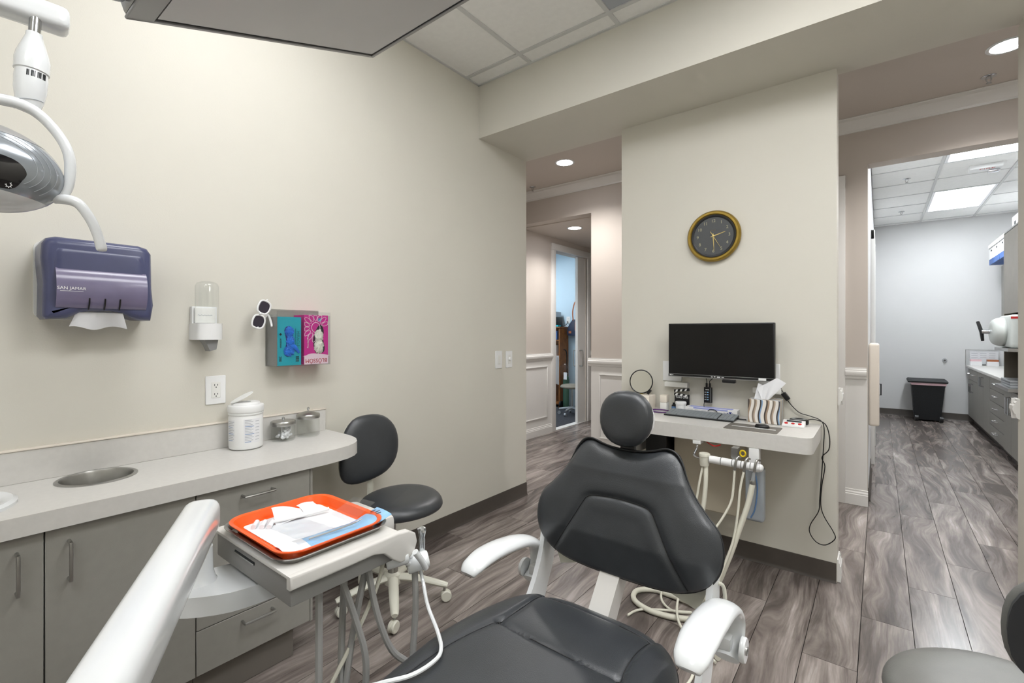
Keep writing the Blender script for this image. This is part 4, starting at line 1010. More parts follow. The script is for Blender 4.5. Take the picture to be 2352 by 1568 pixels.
# ================================================================== STOOLS
def stool(name, label, c, seat_z, ang, m_seat, m_base, bo, bu, bv, bn, bpts, sr=(.2, .2), zs=0, shell='cream_enamel', saddle=.02, seatc=None, fold=0):
    x, y = c
    t = thing(name, label, 'stool', (x, y, 0))
    sx_, sy_ = seatc or c
    pts = []
    for i in range(28):
        a = 2 * PI * i / 28
        pts.append((sr[0] * math.cos(a) * (1 + .05 * math.cos(2 * a)), sr[1] * math.sin(a)))
    def fn(u_, v_, s_): return -saddle * 10 * max(0, .1 - abs(u_)) * (1 - s_ ** 4) * .2 + fold * .12 * (v_ * v_) 
    cushion(pts, (sx_, sy_, seat_z - .045), (math.cos(zs), math.sin(zs), 0), (-math.sin(zs), math.cos(zs), 0), (0, 0, 1), .05, .022, rings=16, fn=fn, sub=2).build('seat', m_seat, t, angle=180)
    MB().lathe([(0, seat_z - .072), (.1, seat_z - .072), (.15, seat_z - .062), (.15, seat_z - .056), (0, seat_z - .056)], (sx_, sy_, 0), n=28).build('seat_pan', shell, t)
    b_ = cushion(bpts, bo, bu, bv, bn, .03, .012, rings=14, sub=3).build('backrest', m_seat, t, angle=180)
    bo_, bu_, bv_, bn_ = V3(bo), V3(bu), V3(bv), V3(bn)
    MB().prism([[(a * .97, b * .97) for a, b in sp2(bpts, 3)]], bo_ - bn_ * .018, bu_, bv_, bn_, .008).build('back_shell', shell, b_)
    lo = bo_ - bv_ * .1 - bn_ * .022
    MB().tube([lo, lo - bv_ * .08, V3((lo.x, lo.y, seat_z - .06)) + (V3((sx_, sy_, 0)) - V3((lo.x, lo.y, 0))) * .12, V3((sx_, sy_, seat_z - .075))], .017, 8, smooth=4, flat=.4, upv=(bu_.x, bu_.y, bu_.z)).build('back_bar', shell, t)
    MB().lathe([(.024, .10), (.024, .27), (.014, .272), (.014, seat_z - .07), (0, seat_z - .07)], (x, y, 0), n=20).build('gas_column', 'steel', t)
    MB().lathe([(0, .085), (.04, .085), (.045, .10), (.04, .13), (.026, .14), (0, .14)], (x, y, 0), n=20).build('hub', m_base, t)
    MB().tube([(x, y, seat_z - .08), (x + .06, y - .08, seat_z - .085), (x + .075, y - .1, seat_z - .1)], .004, 8).build('height_lever', 'black_plastic', t)
    for k in range(5):
        a = math.radians(ang + 72 * k); dx, dy = math.cos(a), math.sin(a); r = .25
        MB().tube([(x + dx * .02, y + dy * .02, .115), (x + dx * .12, y + dy * .12, .108), (x + dx * (r - .02), y + dy * (r - .02), .085), (x + dx * (r + .015), y + dy * (r + .015), .077)], [.024, .023, .019, .014], 10, smooth=3, flat=.75, upv=(-dy, dx, 0)).build('leg', m_base, t)
        cx_, cy_ = x + dx * r, y + dy * r; wa = a + .9 + k
        wx, wy = math.cos(wa), math.sin(wa)
        cst = MB().lathe([(0, -.016), (.022, -.016), (.026, -.012), (.026, -.002), (.022, 0), (.026, .002), (.026, .012), (.022, .016), (0, .016)], (cx_ + wy * .008, cy_ - wx * .008, .027), (wx, wy, 0), 20).build('caster', m_base, t)
        MB().tube([(cx_, cy_, .05), (cx_, cy_, .085)], .006, 8).build('caster_stem', 'steel', cst)
bp = [(-.165, -.04), (-.16, -.12), (-.11, -.155), (-.02, -.155), (.08, -.13), (.145, -.07), (.168, .02), (.15, .1), (.09, .158), (.0, .172), (-.08, .155), (-.14, .08)]
stool('operator_stool', 'black stool with white five-star base beside the countertop end', (-1.85, 1.43), .505, -36, 'black_leather', 'cream_enamel', (-2.045, 1.435, .70), (.10, .995, 0), (-.14, 0, .99), (.98, -.1, .14), bp, sr=(.19, .215), zs=.5, seatc=(-1.82, 1.455), fold=1)
bp2 = [(-.19, 0), (-.175, -.07), (-.12, -.105), (0, -.11), (.12, -.105), (.175, -.07), (.19, 0), (.175, .07), (.12, .105), (0, .11), (-.12, .105), (-.175, .07)]
stool('assistant_stool', 'grey upholstered stool at the bottom right corner, nearest the camera', (.24, 1.45), .50, 10, 'grey_leather', 'cream_enamel', (.362, 1.21, .77), (1, 0, 0), (0, -.15, .99), (0, .99, .15), bp2, sr=(.225, .225), shell='black_leather', saddle=0)
# ================================================================== PARTITION WALL: CLOCK, MONITOR, DESK
EX, EZ, FY = V3((1, 0, 0)), V3((0, 0, 1)), V3((0, -1, 0))
ck = thing('wall_clock', 'round brass-rimmed wall clock with dark face on the partition wall', 'clock', (-.773, 2.93, 1.71))
CC = V3((-.773, 2.94, 1.861))
MB().lathe([(0, 0), (.14, 0), (.1485, .006), (.1515, .016), (.149, .028), (.141, .036), (.131, .036), (.125, .030), (.124, .022), (0, .022)], CC, FY, 56).build('brass_rim', 'brass', ck)
MB().lathe([(.125, .029), (.123, .0295), (.112, .0255), (.112, .022), (.125, .022)], CC, FY, 56).build('inner_ring', 'black_plastic', ck)
MB().lathe([(0, .0235), (.113, .0235), (.113, .0225), (0, .0225)], CC, FY, 48).build('dial', 'clock_face', ck)
FD = CC + FY * .0240
for k in range(1, 13):
    a = math.radians(90 - 30 * k)
    text('numeral', str(k), .026, FD + EX * math.cos(a) * .089 + EZ * math.sin(a) * .089, EX, EZ, 'numeral', ck, depth=.0002)
MB().tube([FD + EZ * (.034 + .0012 * math.sin(i * 2.1)) + EX * (-.014 + i * .002) for i in range(15)], .0005, 5).build('maker_mark', 'brass', ck)
def hand(ang, l0, l1, w0, w1, z, nm='hand'):
    a = math.radians(90 - ang); d = EX * math.cos(a) + EZ * math.sin(a); s = EX * -math.sin(a) + EZ * math.cos(a)
    MB().prism([[(-l0, -w0), (0, -w0 * 1.6), (l1, -w1), (l1, w1), (0, w0 * 1.6), (-l0, w0)]], FD + FY * z, d, s, FY, .0008).build(nm, 'gold', ck)
hand(74, .015, .070, .0022, .0012, .001, 'hour_hand'); hand(177, .015, .088, .0022, .001, .002, 'minute_hand'); hand(150, .032, .082, .0012, .0005, .003, 'second_hand')
MB().lathe([(0, .0), (.005, 0), (.005, .005), (0, .006)], FD, FY, 14).build('hub', 'gold', ck)

# monitor
mo = thing('monitor', 'black flat computer monitor mounted on the partition wall', 'monitor', (-.722, 2.86, 1.03))
MB().box(-1.006, -.438, 2.822, 2.855, 1.028, 1.345, bev=.004).build('housing', 'black_plastic', mo)
part('screen', 'screen', mo, -.998, -.446, 2.8205, 2.8225, 1.047, 1.337)
MB().box(-1.006, -.438, 2.8195, 2.824, 1.028, 1.046, bev=.001, seg=1).build('bottom_bezel', 'tv_frame', mo)
part('lower_stripe', 'black_plastic', mo, -1.004, -.44, 2.8188, 2.8198, 1.033, 1.044)
for k, (a, b) in enumerate(((-.998, -.985), (-.982, -.976), (-.76, -.75), (-.744, -.736), (-.728, -.71), (-.703, -.69))): part('maker_mark', 'white_plastic', mo, a, b, 2.8182, 2.8189, 1.0355 + (k % 2) * .001, 1.0415 - (k % 3) * .001)
part('sticker', 'white_plastic', mo, -.515, -.478, 2.8185, 2.819, 1.032, 1.045)
MB().box(-.70, -.632, 2.815, 2.85, 1.008, 1.0275, bev=.005).build('sensor_bar', 'black_plastic', mo)
part('wall_bracket', 'black_plastic', mo, -.79, -.65, 2.855, 2.94, 1.12, 1.26)
outlet('wall_outlet', 'white double wall outlet peeking out left of the monitor', None, 'y', -1.082, .988, 1.113, .118, 2.94)
outlet('wall_outlet', 'white wall outlet peeking out right of the monitor', None, 'y', -.535, .99, 1.118, .105, 2.94)
for x0, lab in ((-1.06, 'left'), (-.56, 'right')):
    tag(MB().box(x0, x0 + .14, 2.90, 2.94, .955, .985, bev=.004).build('cable_cover', 'matte_plastic'), 'white cable cover box on wall below the monitor %s corner' % lab, 'cover')

# desk
dk = thing('wall_desk', 'pale laminate wall-mounted desk with rounded corner below the monitor', 'desk', (-.77, 2.72, .735))
dl = [(-1.30, 2.94), (-1.30, 2.53), (-1.295, 2.51), (-1.275, 2.5), (-.285, 2.5), (-.262, 2.505), (-.245, 2.52), (-.238, 2.545), (-.238, 2.94)]
MB().prism([dl], (0, 0, .735), (1, 0, 0), (0, 1, 0), (0, 0, 1), .075).build('desk_top', 'counter', dk, angle=50)
MB().box(-1.2, -1.16, 2.62, 2.94, .56, .734, bev=.004).build('support_bracket', 'matte_plastic', dk)
tag(MB().box(-1.10, -.975, 2.70, 2.93, .40, .733, bev=.006).build('computer_case', 'black_plastic'), 'black computer case hung under the desk', 'computer')
ub = thing('utility_box', 'beige junction box on the wall under the desk', 'utility box', (-.77, 2.84, .29))
MB().box(-.95, -.60, 2.76, 2.94, .29, .733, bev=.004).build('housing', 'beige_box', ub)
MB().box(-.945, -.605, 2.757, 2.7605, .295, .72, bev=.001, seg=1).build('front_cover', 'beige_box', ub)

# things on the desk
kb = thing('keyboard', 'slim grey keyboard in front of the film box', 'keyboard', (-.81, 2.76, .81))
MB().prism([[(2.70, .811), (2.70, .817), (2.835, .832), (2.835, .811)]], (-.99, 0, 0), (0, 1, 0), (0, 0, 1), (1, 0, 0), .375).build('tray', 'black_plastic', kb)
km = bpy.data.meshes.new('key'); t = bmesh.new(); bmesh.ops.create_cube(t, size=1); t.to_mesh(km); t.free(); km.materials.append(M('keyboard'))
for r in range(6):
    for c in range(18):
        if r == 0 and 3 < c < 9: continue
        o = bpy.data.objects.new('key', km); COL.objects.link(o); o.parent = kb
        yy = 2.708 + r * .021 + .009
        xx = -.984 + (c + .5) * .0202 + (.006 if c > 13 else 0)
        sx_ = .0188
        if r == 0 and c == 3: sx_ = .0188 * 6.3; xx += .0202 * 2.6
        o.scale = (sx_, .0195, .004); o.rotation_euler = (math.atan2(.015, .135), 0, 0)
        o.location = V3((xx, yy, .817 + (yy - 2.70) * .111 + .0016)) - OFF[kb.name]
mp_ = thing('mouse_mat', 'small grey mouse mat with white stripe at the desk front edge', 'mouse mat', (-.5, 2.6, .81))
MB().prism([rrect(.24, .175, .012, 4, -.502, 2.603)], (0, 0, .8105), (1, 0, 0), (0, 1, 0), (0, 0, 1), .002).build('pad', 'mousepad', mp_)
part('stripe', 'white_plastic', mp_, -.6, -.40, 2.60, 2.612, .8122, .8132)
ms = thing('mouse', 'flat black computer mouse resting on the grey mat', 'mouse', (-.47, 2.635, .812))
cushion(ell(.034, .026, 24), (-.465, 2.637, .815), (1, 0, 0), (0, 1, 0), (0, 0, 1), .014, .001, rings=8).build('shell', 'black_plastic', ms, angle=180)
part('wheel_slot', 'ink', ms, -.494, -.47, 2.636, 2.638, .826, .8285)
tb = thing('tissue_box', 'striped tissue box with a white tissue pulled out', 'tissue box', (-.487, 2.86, .81))
MB().box(-.558, -.407, 2.772, 2.902, .811, .934, bev=.002, seg=1).build('carton', 'tissue_print', tb)
def tfn(a, b):
    w_ = .018 + .05 * b; x = -.478 + (a - .5) * 2 * w_ + .028 * b
    return (x, 2.797 + .009 * math.sin(a * 6) * (1 - b * .6) + .004 * b, .936 + .118 * b * (1 - .75 * abs(a - .7)))
MB().sheet(tfn, 18, 10, .0008).build('tissue', 'paper', tb, angle=30)
MB().sheet(lambda a, b: (-.535 + .06 * a + .02 * b, 2.806 + .005 * math.sin(a * 5 + 1), .934 + .085 * b * (1 - .3 * a)), 12, 8, .0008).build('tissue', 'paper', tb, angle=30)
tm = thing('digital_timer', 'small white timer with red buttons at right end of desk', 'timer', (-.345, 2.79, .81))
MB().prism([[(2.755, .811), (2.755, .818), (2.80, .838), (2.815, .838), (2.82, .811)]], (-.395, 0, 0), (0, 1, 0), (0, 0, 1), (1, 0, 0), .098).build('case', 'white_plastic', tm)
tn = V3((0, -.406, .914)); tv_ = V3((0, .914, .406))
for x in (-.378, -.348, -.318): MB().lathe([(0, 0), (.0065, 0), (.006, .003), (0, .004)], (x, 2.772, .8258), tn, 16, sx=1.3).build('button', 'red', tm)
MB().obox((-.345, 2.792, .8352), EX, tv_, tn, .033, .006, .0006).build('display', 'ink', tm)
pk = thing('power_puck', 'round black cable puck behind the white timer', 'adapter', (-.335, 2.89, .81))
MB().lathe([(0, .811), (.042, .811), (.045, .815), (.045, .828), (.04, .834), (0, .836)], (-.335, 2.885, 0), n=28).build('body', 'black_plastic', pk)
MB().lathe([(.02, .8355), (.034, .8352), (.034, .8365), (.02, .837)], (-.335, 2.885, 0), n=28).build('ring', 'silver_paint', pk)
cp = thing('white_cup', 'white plastic cup with lid behind the keyboard', 'cup', (-.945, 2.86, .81))
MB().lathe([(0, .811), (.026, .811), (.028, .815), (.0295, .862), (0, .862)], (-.945, 2.862, 0), n=28).build('body', 'white_plastic', cp)
MB().lathe([(.029, .859), (.032, .86), (.032, .872), (.029, .875), (0, .874)], (-.945, 2.862, 0), n=28).build('lid', 'white_plastic', cp)
sb = thing('small_bottle', 'small dark bottle with blue label tucked left of white cup', 'bottle', (-.992, 2.885, .81))
MB().lathe([(0, .811), (.016, .811), (.016, .845), (.01, .852), (.01, .862), (0, .862)], (-.992, 2.885, 0), n=20).build('body', 'black_plastic', sb)
MB().lathe([(.0163, .82), (.0163, .84)], (-.992, 2.885, 0), n=20).build('label_band', 'ink_blue', sb)
# clapper board
cb = thing('clapperboard', 'small black and white clapperboard ornament behind the white cup', 'clapperboard', (-.955, 2.915, .81))
part('slate', 'black_plastic', cb, -1.0, -.912, 2.912, 2.92, .812, .905)
text('lettering', 'TAKE ONE', .016, (-.955, 2.9115, .893), EX, EZ, 'white_plastic', cb)
part('slate_line', 'white_plastic', cb, -.992, -.92, 2.911, 2.9121, .902, .9035)
for rot, z0, nm in ((-.09, .912, 'lower_stick'), (.16, .93, 'upper_stick')):
    d = V3((math.cos(rot), 0, math.sin(rot))); s = V3((-math.sin(rot), 0, math.cos(rot))); o0 = V3((-1.003, 2.912, z0))
    st_ = MB().prism([[(0, -.008), (.093, -.008), (.093, .008), (0, .008)]], o0, d, s, (0, 1, 0), .007).build(nm, 'black_plastic', cb)
    for q in (.014, .042, .07):
        MB().prism([[(q - .008, -.007), (q + .004, -.007), (q + .012, .007), (q, .007)]], o0 + FY * .0008, d, s, (0, 1, 0), .0006).build('white_stripe', 'white_plastic', st_)
wb = thing('air_freshener', 'slim white upright box standing left of the clapperboard', 'box', (-1.054, 2.89, .81))
MB().box(-1.076, -1.033, 2.865, 2.91, .811, .858, bev=.004).build('lower_half', 'matte_plastic', wb)
MB().box(-1.0765, -1.0325, 2.8645, 2.9105, .8585, .905, bev=.005).build('upper_half', 'cream_plastic', wb)
fb = thing('film_box', 'long white carton with lilac top print behind the keyboard', 'box', (-.775, 2.89, .81))
MB().box(-.918, -.63, 2.858, 2.925, .811, .85, bev=.001, seg=1).build('carton', 'box_white', fb)
part('lilac_print', 'lilac', fb, -.87, -.68, 2.857, 2.8585, .842, .8495)
part('top_print', 'lilac', fb, -.9, -.66, 2.87, 2.915, .8498, .8504)
for k in range(5):
    for r in range(4): part('print_line', 'ink_grey', fb, -.9 + k * .038, -.9 + k * .038 + .02 + .006 * ((k + r) % 2), 2.8572, 2.858, .818 + r * .0055, .8195 + r * .0055)
part('divider', 'ink', fb, -.7, -.6985, 2.8572, 2.858, .816, .836)
MB().prism([[(-.688, .826), (-.680, .836), (-.671, .826)]], (0, 2.858, 0), EX, EZ, FY, .0008).build('logo_triangle', 'navy', fb)
MB().prism([[(-.675, .839), (-.657, .839), (-.666, .8265)]], (0, 2.858, 0), EX, EZ, FY, .0008).build('logo_triangle', 'navy', fb)
MB().prism([[(-.656, .8355), (-.654, .8355), (-.645, .826), (-.648, .826)]], (0, 2.858, 0), EX, EZ, FY, .0008).build('logo_stroke', 'navy', fb)
pr = tag(MB().tube([(-1.05 + .058 * math.cos(2 * PI * i / 32), 2.80 + .05 * math.sin(2 * PI * i / 32), .8155) for i in range(32)], .0042, 8, closed=True).build('purple_band', 'purple'), 'purple plastic ring lying on the desk beside the headrest', 'band')
mb_ = tag(MB().box(-1.26, -1.115, 2.79, 2.90, .811, .90, bev=.006).build('cream_box', 'cream_plastic'), 'cream plastic box on the desk behind the headrest', 'box')
mi = thing('round_mirror', 'round black-rimmed mirror standing on the cream box behind headrest', 'mirror', (-1.197, 2.86, .9))
MC = V3((-1.197, 2.865, .979)); mn = V3((.06, -.99, .1)).normalized(); mu = mn.cross(EZ).normalized() * -1; mvv = mn.cross(mu) * -1
MB().tube([MC + mu * math.cos(2 * PI * i / 40) * .073 + mvv * math.sin(2 * PI * i / 40) * .073 for i in range(40)], .0036, 8, closed=True).build('rim', 'black_plastic', mi)
MB().lathe([(0, 0), (.072, 0), (.072, -.002), (0, -.002)][::-1], MC, mn, 40).build('mirror_face', 'mirror', mi)
MB().obox((-1.142, 2.86, .918), (.6, 0, .8), (0, 1, 0), (-.8, 0, .6), .016, .008, .008, bev=.002).build('clip', 'black_plastic', mi)
MB().tube([(-1.197, 2.872, .9), (-1.197, 2.872, .91)], .012, 10).build('foot', 'yellow', mi)
# usb hub and its leads
hb = thing('usb_hub', 'black hub with blue lights hanging below the monitor', 'hub', (-.80, 2.91, .87))
MB().box(-.822, -.777, 2.898, 2.915, .876, .968, bev=.003).build('case', 'black_plastic', hb)
part('side_strip', 'silver_paint', hb, -.7835, -.7815, 2.8965, 2.8982, .88, .964)
part('label_print', 'white_plastic', hb, -.812, -.792, 2.8972, 2.8982, .951, .955)
for k in range(4):
    part('port_print', 'ink_grey', hb, -.817, -.806, 2.8972, 2.8982, .893 + k * .0145, .8965 + k * .0145)
    part('status_light', 'led', hb, -.8, -.797, 2.897, 2.8985, .8935 + k * .0145, .8965 + k * .0145)
for x, xt in ((-.808, -.81), (-.79, -.765)):
    MB().box(x - .005, x + .005, 2.902, 2.911, .968, .992, bev=.0015, seg=1).build('plug', 'black_plastic', hb)
    MB().tube([(x, 2.907, .99), (x, 2.907, 1.005), (xt, 2.90, 1.03), (xt + .005, 2.88, 1.06)], .0022, 6, smooth=5).build('lead', 'black_plastic', hb)
MB().tube([(-.82, 2.905, .878), (-.822, 2.90, .86), (-.812, 2.885, .838), (-.79, 2.86, .834), (-.775, 2.855, .845), (-.75, 2.853, .845), (-.735, 2.855, .834)], .0018, 6, smooth=6).build('lead', 'black_plastic', hb)
# power lead with brick, hanging loop at the desk end
pw = thing('power_lead', 'thin black power lead with brick, looping down beside the desk end', 'cord', (-.25, 2.9, .2))
MB().obox((-.40, 2.918, .945), (.6, 0, -.8), (0, 1, 0), (.8, 0, .6), .022, .012, .012, bev=.004).build('brick', 'black_plastic', pw)
MB().tube([(-.43, 2.925, 1.0), (-.415, 2.92, .97), (-.40, 2.918, .945), (-.385, 2.918, .915), (-.34, 2.925, .865), (-.29, 2.925, .85), (-.245, 2.92, .835), (-.226, 2.91, .80), (-.228, 2.905, .70), (-.236, 2.905, .56), (-.245, 2.905, .42), (-.25, 2.905, .36), (-.285, 2.905, .285), (-.288, 2.905, .24), (-.26, 2.905, .20), (-.22, 2.905, .195), (-.18, 2.905, .235), (-.185, 2.905, .27), (-.225, 2.905, .34), (-.24, 2.905, .40), (-.235, 2.905, .5), (-.222, 2.905, .6), (-.235, 2.905, .645), (-.205, 2.905, .69), (-.203, 2.905, .76), (-.222, 2.905, .82), (-.27, 2.90, .838), (-.30, 2.895, .83)], .0024, 6, smooth=5).build('lead', 'black_plastic', pw)
tag(MB().tube([(-.62, 2.80, .82), (-.6, 2.79, .817), (-.57, 2.795, .817)], .004, 8, smooth=4).build('keyboard_plug', 'black_plastic'), 'black cable end lying between keyboard and tissue box', 'cable')

# ================================================================== ASSISTANT'S HOLDER BAR UNDER THE DESK
hbx = thing('holder_bar', "white suction holder bar with cup and hoses under the desk", 'holder bar', (-.55, 2.42, .3))
HY = 2.42
MB().box(-.765, -.725, 2.50, 2.56, .715, .7345, bev=.003).build('mount_plate', 'white_plastic', hbx)
MB().tube([(-.745, 2.52, .72), (-.745, 2.50, .69), (-.742, 2.45, .668), (-.70, HY, .665)], .006, 8, smooth=4).build('support_tube', 'chrome', hbx)
MB().lathe([(.0, .632), (.02, .632), (.022, .64), (.0235, .676), (.0255, .678), (.0265, .69), (.024, .694), (0, .694)], (-.683, HY, 0), n=26).build('solids_cup', 'cream_enamel', hbx)
xs = [-.66, -.605, -.555, -.515, -.475, -.435]
for a, b in zip(xs, xs[1:]): MB().tube([(a + .002, HY, .668 - (a + .66) * .02), (b - .002, HY, .668 - (b + .66) * .02)], .0185, 16).build('bar_segment', 'white_plastic', hbx)
MB().lathe([(.0185, 0), (.016, .008), (.009, .014), (0, .016)], (-.436, HY, .664), (1, 0, 0), 18).build('end_cap', 'white_plastic', hbx)
MB().prism([[(-.565, .734), (-.535, .734), (-.538, .69), (-.552, .675), (-.566, .69)]], (0, HY + .02, 0), EX, EZ, (0, 1, 0), .05).build('clevis', 'steel', hbx)
MB().box(-.50, -.455, 2.5, 2.55, .62, .734, bev=.004).build('valve_block', 'white_plastic', hbx)
MB().tube([(-.515 + .012 * math.cos(2 * PI * i / 16), HY + .03, .712 + .014 * math.sin(2 * PI * i / 16)) for i in range(16)], .004, 8, closed=True).build('cable_ring', 'yellow', hbx)
MB().tube([(-.70, 2.52, .728), (-.66, 2.51, .715), (-.63, 2.51, .726)], .003, 6, smooth=4).build('red_wire', 'red', hbx)
for x in (-.535, -.495, -.452):
    MB().tube([(x + .014, HY + .012, .695), (x + .006, HY - .01, .70), (x, HY - .02, .68), (x - .004, HY - .022, .64)], [.005, .0055, .006, .006], 10, smooth=4).build('hook', 'steel', hbx)
MB().tube([(-.456, HY - .022, .645), (-.462, HY - .024, .60)], [.006, .011], 12).build('suction_tip', 'silver_paint', hbx)
MB().lathe([(.011, 0), (.0125, .004), (.0125, .02), (.011, .024)][::-1], (-.463, HY - .024, .585), (0, 0, 1), 14).build('suction_collar', 'steel', hbx)
def bh(pts, r, nm='suction_hose'): MB().tube(pts, r, 10, smooth=6).build(nm, 'hose_cream', hbx)
bh([(-.540, HY - .022, .64), (-.542, 2.39, .58), (-.548, 2.37, .5), (-.58, 2.33, .42), (-.63, 2.28, .33), (-.68, 2.22, .22), (-.72, 2.16, .1), (-.70, 2.08, .03), (-.62, 2.0, .012), (-.5, 1.92, .012)], .0055)
bh([(-.50, HY - .022, .64), (-.512, 2.38, .56), (-.516, 2.35, .45), (-.53, 2.32, .33), (-.565, 2.26, .2), (-.59, 2.18, .1), (-.60, 2.06, .02), (-.57, 1.9, .009), (-.55, 1.75, .009), (-.6, 1.5, .009)], .0055)
bh([(-.463, HY - .024, .59), (-.478, 2.38, .5), (-.51, 2.35, .38), (-.55, 2.31, .24), (-.60, 2.27, .11), (-.68, 2.25, .035), (-.78, 2.27, .016), (-.88, 2.27, .014), (-.945, 2.21, .014), (-.925, 2.13, .014), (-.84, 2.09, .014), (-.74, 2.10, .014), (-.66, 2.13, .014), (-.58, 2.1, .014), (-.5, 1.95, .014)], .0125)
bh([(-.69, HY, .635), (-.70, 2.40, .56), (-.715, 2.38, .45), (-.75, 2.32, .3), (-.8, 2.25, .12), (-.82, 2.2, .03), (-.75, 2.16, .009), (-.68, 2.2, .009), (-.86, 2.09, .009), (-.9, 2.0, .009)], .0055)
bh([(-.676, HY, .635), (-.672, 2.40, .55), (-.68, 2.38, .42), (-.70, 2.34, .28), (-.74, 2.3, .12), (-.8, 2.3, .02), (-.9, 2.35, .012)], .011)
wbt = thing('water_bottle', 'translucent water bottle hanging from the holder bar under desk', 'bottle', (-.49, 2.6, .35))
MB().box(-.532, -.448, 2.575, 2.64, .352, .615, bev=.016, seg=3).build('bottle_body', 'water_bottle', wbt)
MB().lathe([(.02, .61), (.02, .64), (0, .64)], (-.49, 2.607, 0), n=20).build('cap', 'white_plastic', wbt)
MB().tube([(-.485, 2.572, .60), (-.475, 2.572, .52), (-.485, 2.572, .42), (-.505, 2.572, .37)], .003, 6, smooth=5).build('pickup_tube', 'ink_blue', wbt)
# ================================================================== CEILING-HUNG SCREEN AND DENTAL LIGHT
TU, TV = V3((1, 0, 0)), V3((0, .9505, .3109)); TN = TV.cross(TU)      # TN points down out of the screen
TA = V3((-1.096, .24, 1.874)); TW, TH = .97, .566
def tp(a, b, d=0): return TA + TU * a + TV * b + TN * d
tvs = thing('ceiling_screen', 'silver-framed flat patient screen hung from the ceiling, tilted face down', 'screen', (-.61, .51, 1.87))
MB().obox(tp(TW / 2, TH / 2, -.03), TU, TV, TN, TW / 2, TH / 2, .03, bev=.008).build('housing', 'tv_frame', tvs)
rim = MB()
for a0, a1, b0, b1 in ((0, TW, TH - .010, TH), (0, .010, 0, TH), (TW - .010, TW, 0, TH), (0, TW, 0, .045)):
    rim.obox(tp((a0 + a1) / 2, (b0 + b1) / 2, .003), TU, TV, TN, (a1 - a0) / 2, (b1 - b0) / 2, .003, bev=.0015, seg=1)
rim.build('bezel', 'tv_frame', tvs)
MB().obox(tp(TW / 2, (TH + .035) / 2, .0015), TU, TV, TN, TW / 2 - .010, TH / 2 - .0275, .001).build('black_border', 'black_plastic', tvs)
MB().obox(tp(TW / 2, (TH + .03) / 2, .0035), TU, TV, TN, TW / 2 - .0185, TH / 2 - .0325, .001).build('display', 'tv_screen', tvs)
MB().obox(tp(TW / 2, -.012, -.03), TU, TV, TN, TW / 2 - .02, .014, .02, bev=.012, seg=3).build('speaker_bar', 'silver_paint', tvs)
MB().lathe([(.02, 2.0), (.02, 3.0), (.06, 3.0), (.06, 3.018), (0, 3.018)], (-.61, .5, 0), n=20).build('ceiling_pole', 'silver_paint', tvs)

LR, LF = V3((.078, .997, 0)), V3((-.997, .078, 0))
LO = V3((-1.475, .115, 1.64))
def lp_(a, b, d=0): return LO + LR * a + V3((0, 0, b)) + LF * d
dlt = thing('dental_light', 'grey and white overhead dental light with white handle at the left edge', 'dental light', (-1.45, .13, 1.54))
HC, HR, HT = (-.03, 0, 0), (.131, .094, .08), -.14
def on_head(x, z, k=1.0):
    """point on the front of the lamp head, x and z in unit-sphere coordinates"""
    y = -math.sqrt(max(0, 1 - x * x - z * z)) * k
    X_, Y_, Z_ = x * HR[0] * k, y * HR[2], z * HR[1] * k
    ca, sa = math.cos(HT), math.sin(HT)
    return lp_(HC[0] + X_ * ca - Z_ * sa, HC[1] + X_ * sa + Z_ * ca, Y_)
def ellip(c, rr, tilt, nm, m, cut=None, par=None):
    t_ = bmesh.new(); bmesh.ops.create_uvsphere(t_, u_segments=48, v_segments=28, radius=1)
    for cc_ in cut or []:
        bmesh.ops.bisect_plane(t_, geom=t_.verts[:] + t_.edges[:] + t_.faces[:], plane_co=(0, 0, cc_[0]), plane_no=(0, 0, cc_[1]), clear_outer=True)
    es = [e for e in t_.edges if e.is_boundary]
    if es: bmesh.ops.holes_fill(t_, edges=es)
    ca, sa = math.cos(tilt), math.sin(tilt)
    for q in t_.verts:
        x, y, z = q.co.x * rr[0], q.co.y * rr[2], q.co.z * rr[1]
        q.co = lp_(c[0] + x * ca - z * sa, c[1] + x * sa + z * ca, c[2] + y)
    return MB().add(t_).build(nm, m, par or dlt, angle=50)
head = ellip(HC, HR, HT, 'lamp_head', 'light_head', [(-.56, -1), (.72, 1)])
ellip(HC, [x * 1.004 for x in HR], HT, 'upper_cap', 'unit_grey', [(.72, -1)], head)
ellip(HC, [x * .997 for x in HR], HT, 'lower_rim', 'white_enamel', [(-.56, 1)], head)
wl = sp2([(-.5, -.5), (-.5, .12), (-.1, .16), (.35, .14), (.52, -.05), (.50, -.25), (.38, -.5), (0, -.53)], 4)
wm = MB(); cv_ = wm.bm.verts.new(on_head(0, -.2, 1.012)); prev = None
for r in (.35, .7, 1.0):
    cur = [wm.bm.verts.new(on_head(p[0] * r, -.2 + (p[1] + .2) * r, 1.012 if r < 1 else 1.004)) for p in wl]
    for q in range(len(wl)):
        if prev is None: wm.bm.faces.new((cv_, cur[q], cur[(q + 1) % len(wl)]))
        else: wm.bm.faces.new((prev[q], cur[q], cur[(q + 1) % len(wl)], prev[(q + 1) % len(wl)]))
    prev = cur
wm.build('sensor_window', 'lens_black', head, angle=60)
for r in (.64, .72, .80, .88):
    MB().tube([on_head(math.cos(math.radians(a)) * r, math.sin(math.radians(a)) * r * .9 + .02, 1.002) for a in range(-36, 130, 6) if math.sin(math.radians(a)) * r * .9 + .02 < .7], .0005, 4).build('ring_line', 'ink_grey', head)
gc = on_head(.36, -.42, 1.014); g_ = MB()
for k in range(8):
    a = 2 * PI * k / 8; g_.tube([gc + LR * math.cos(a) * .0036 + EZ * math.sin(a) * .0045, gc + LR * math.cos(a) * .0055 + EZ * math.sin(a) * .0068], .0007, 5)
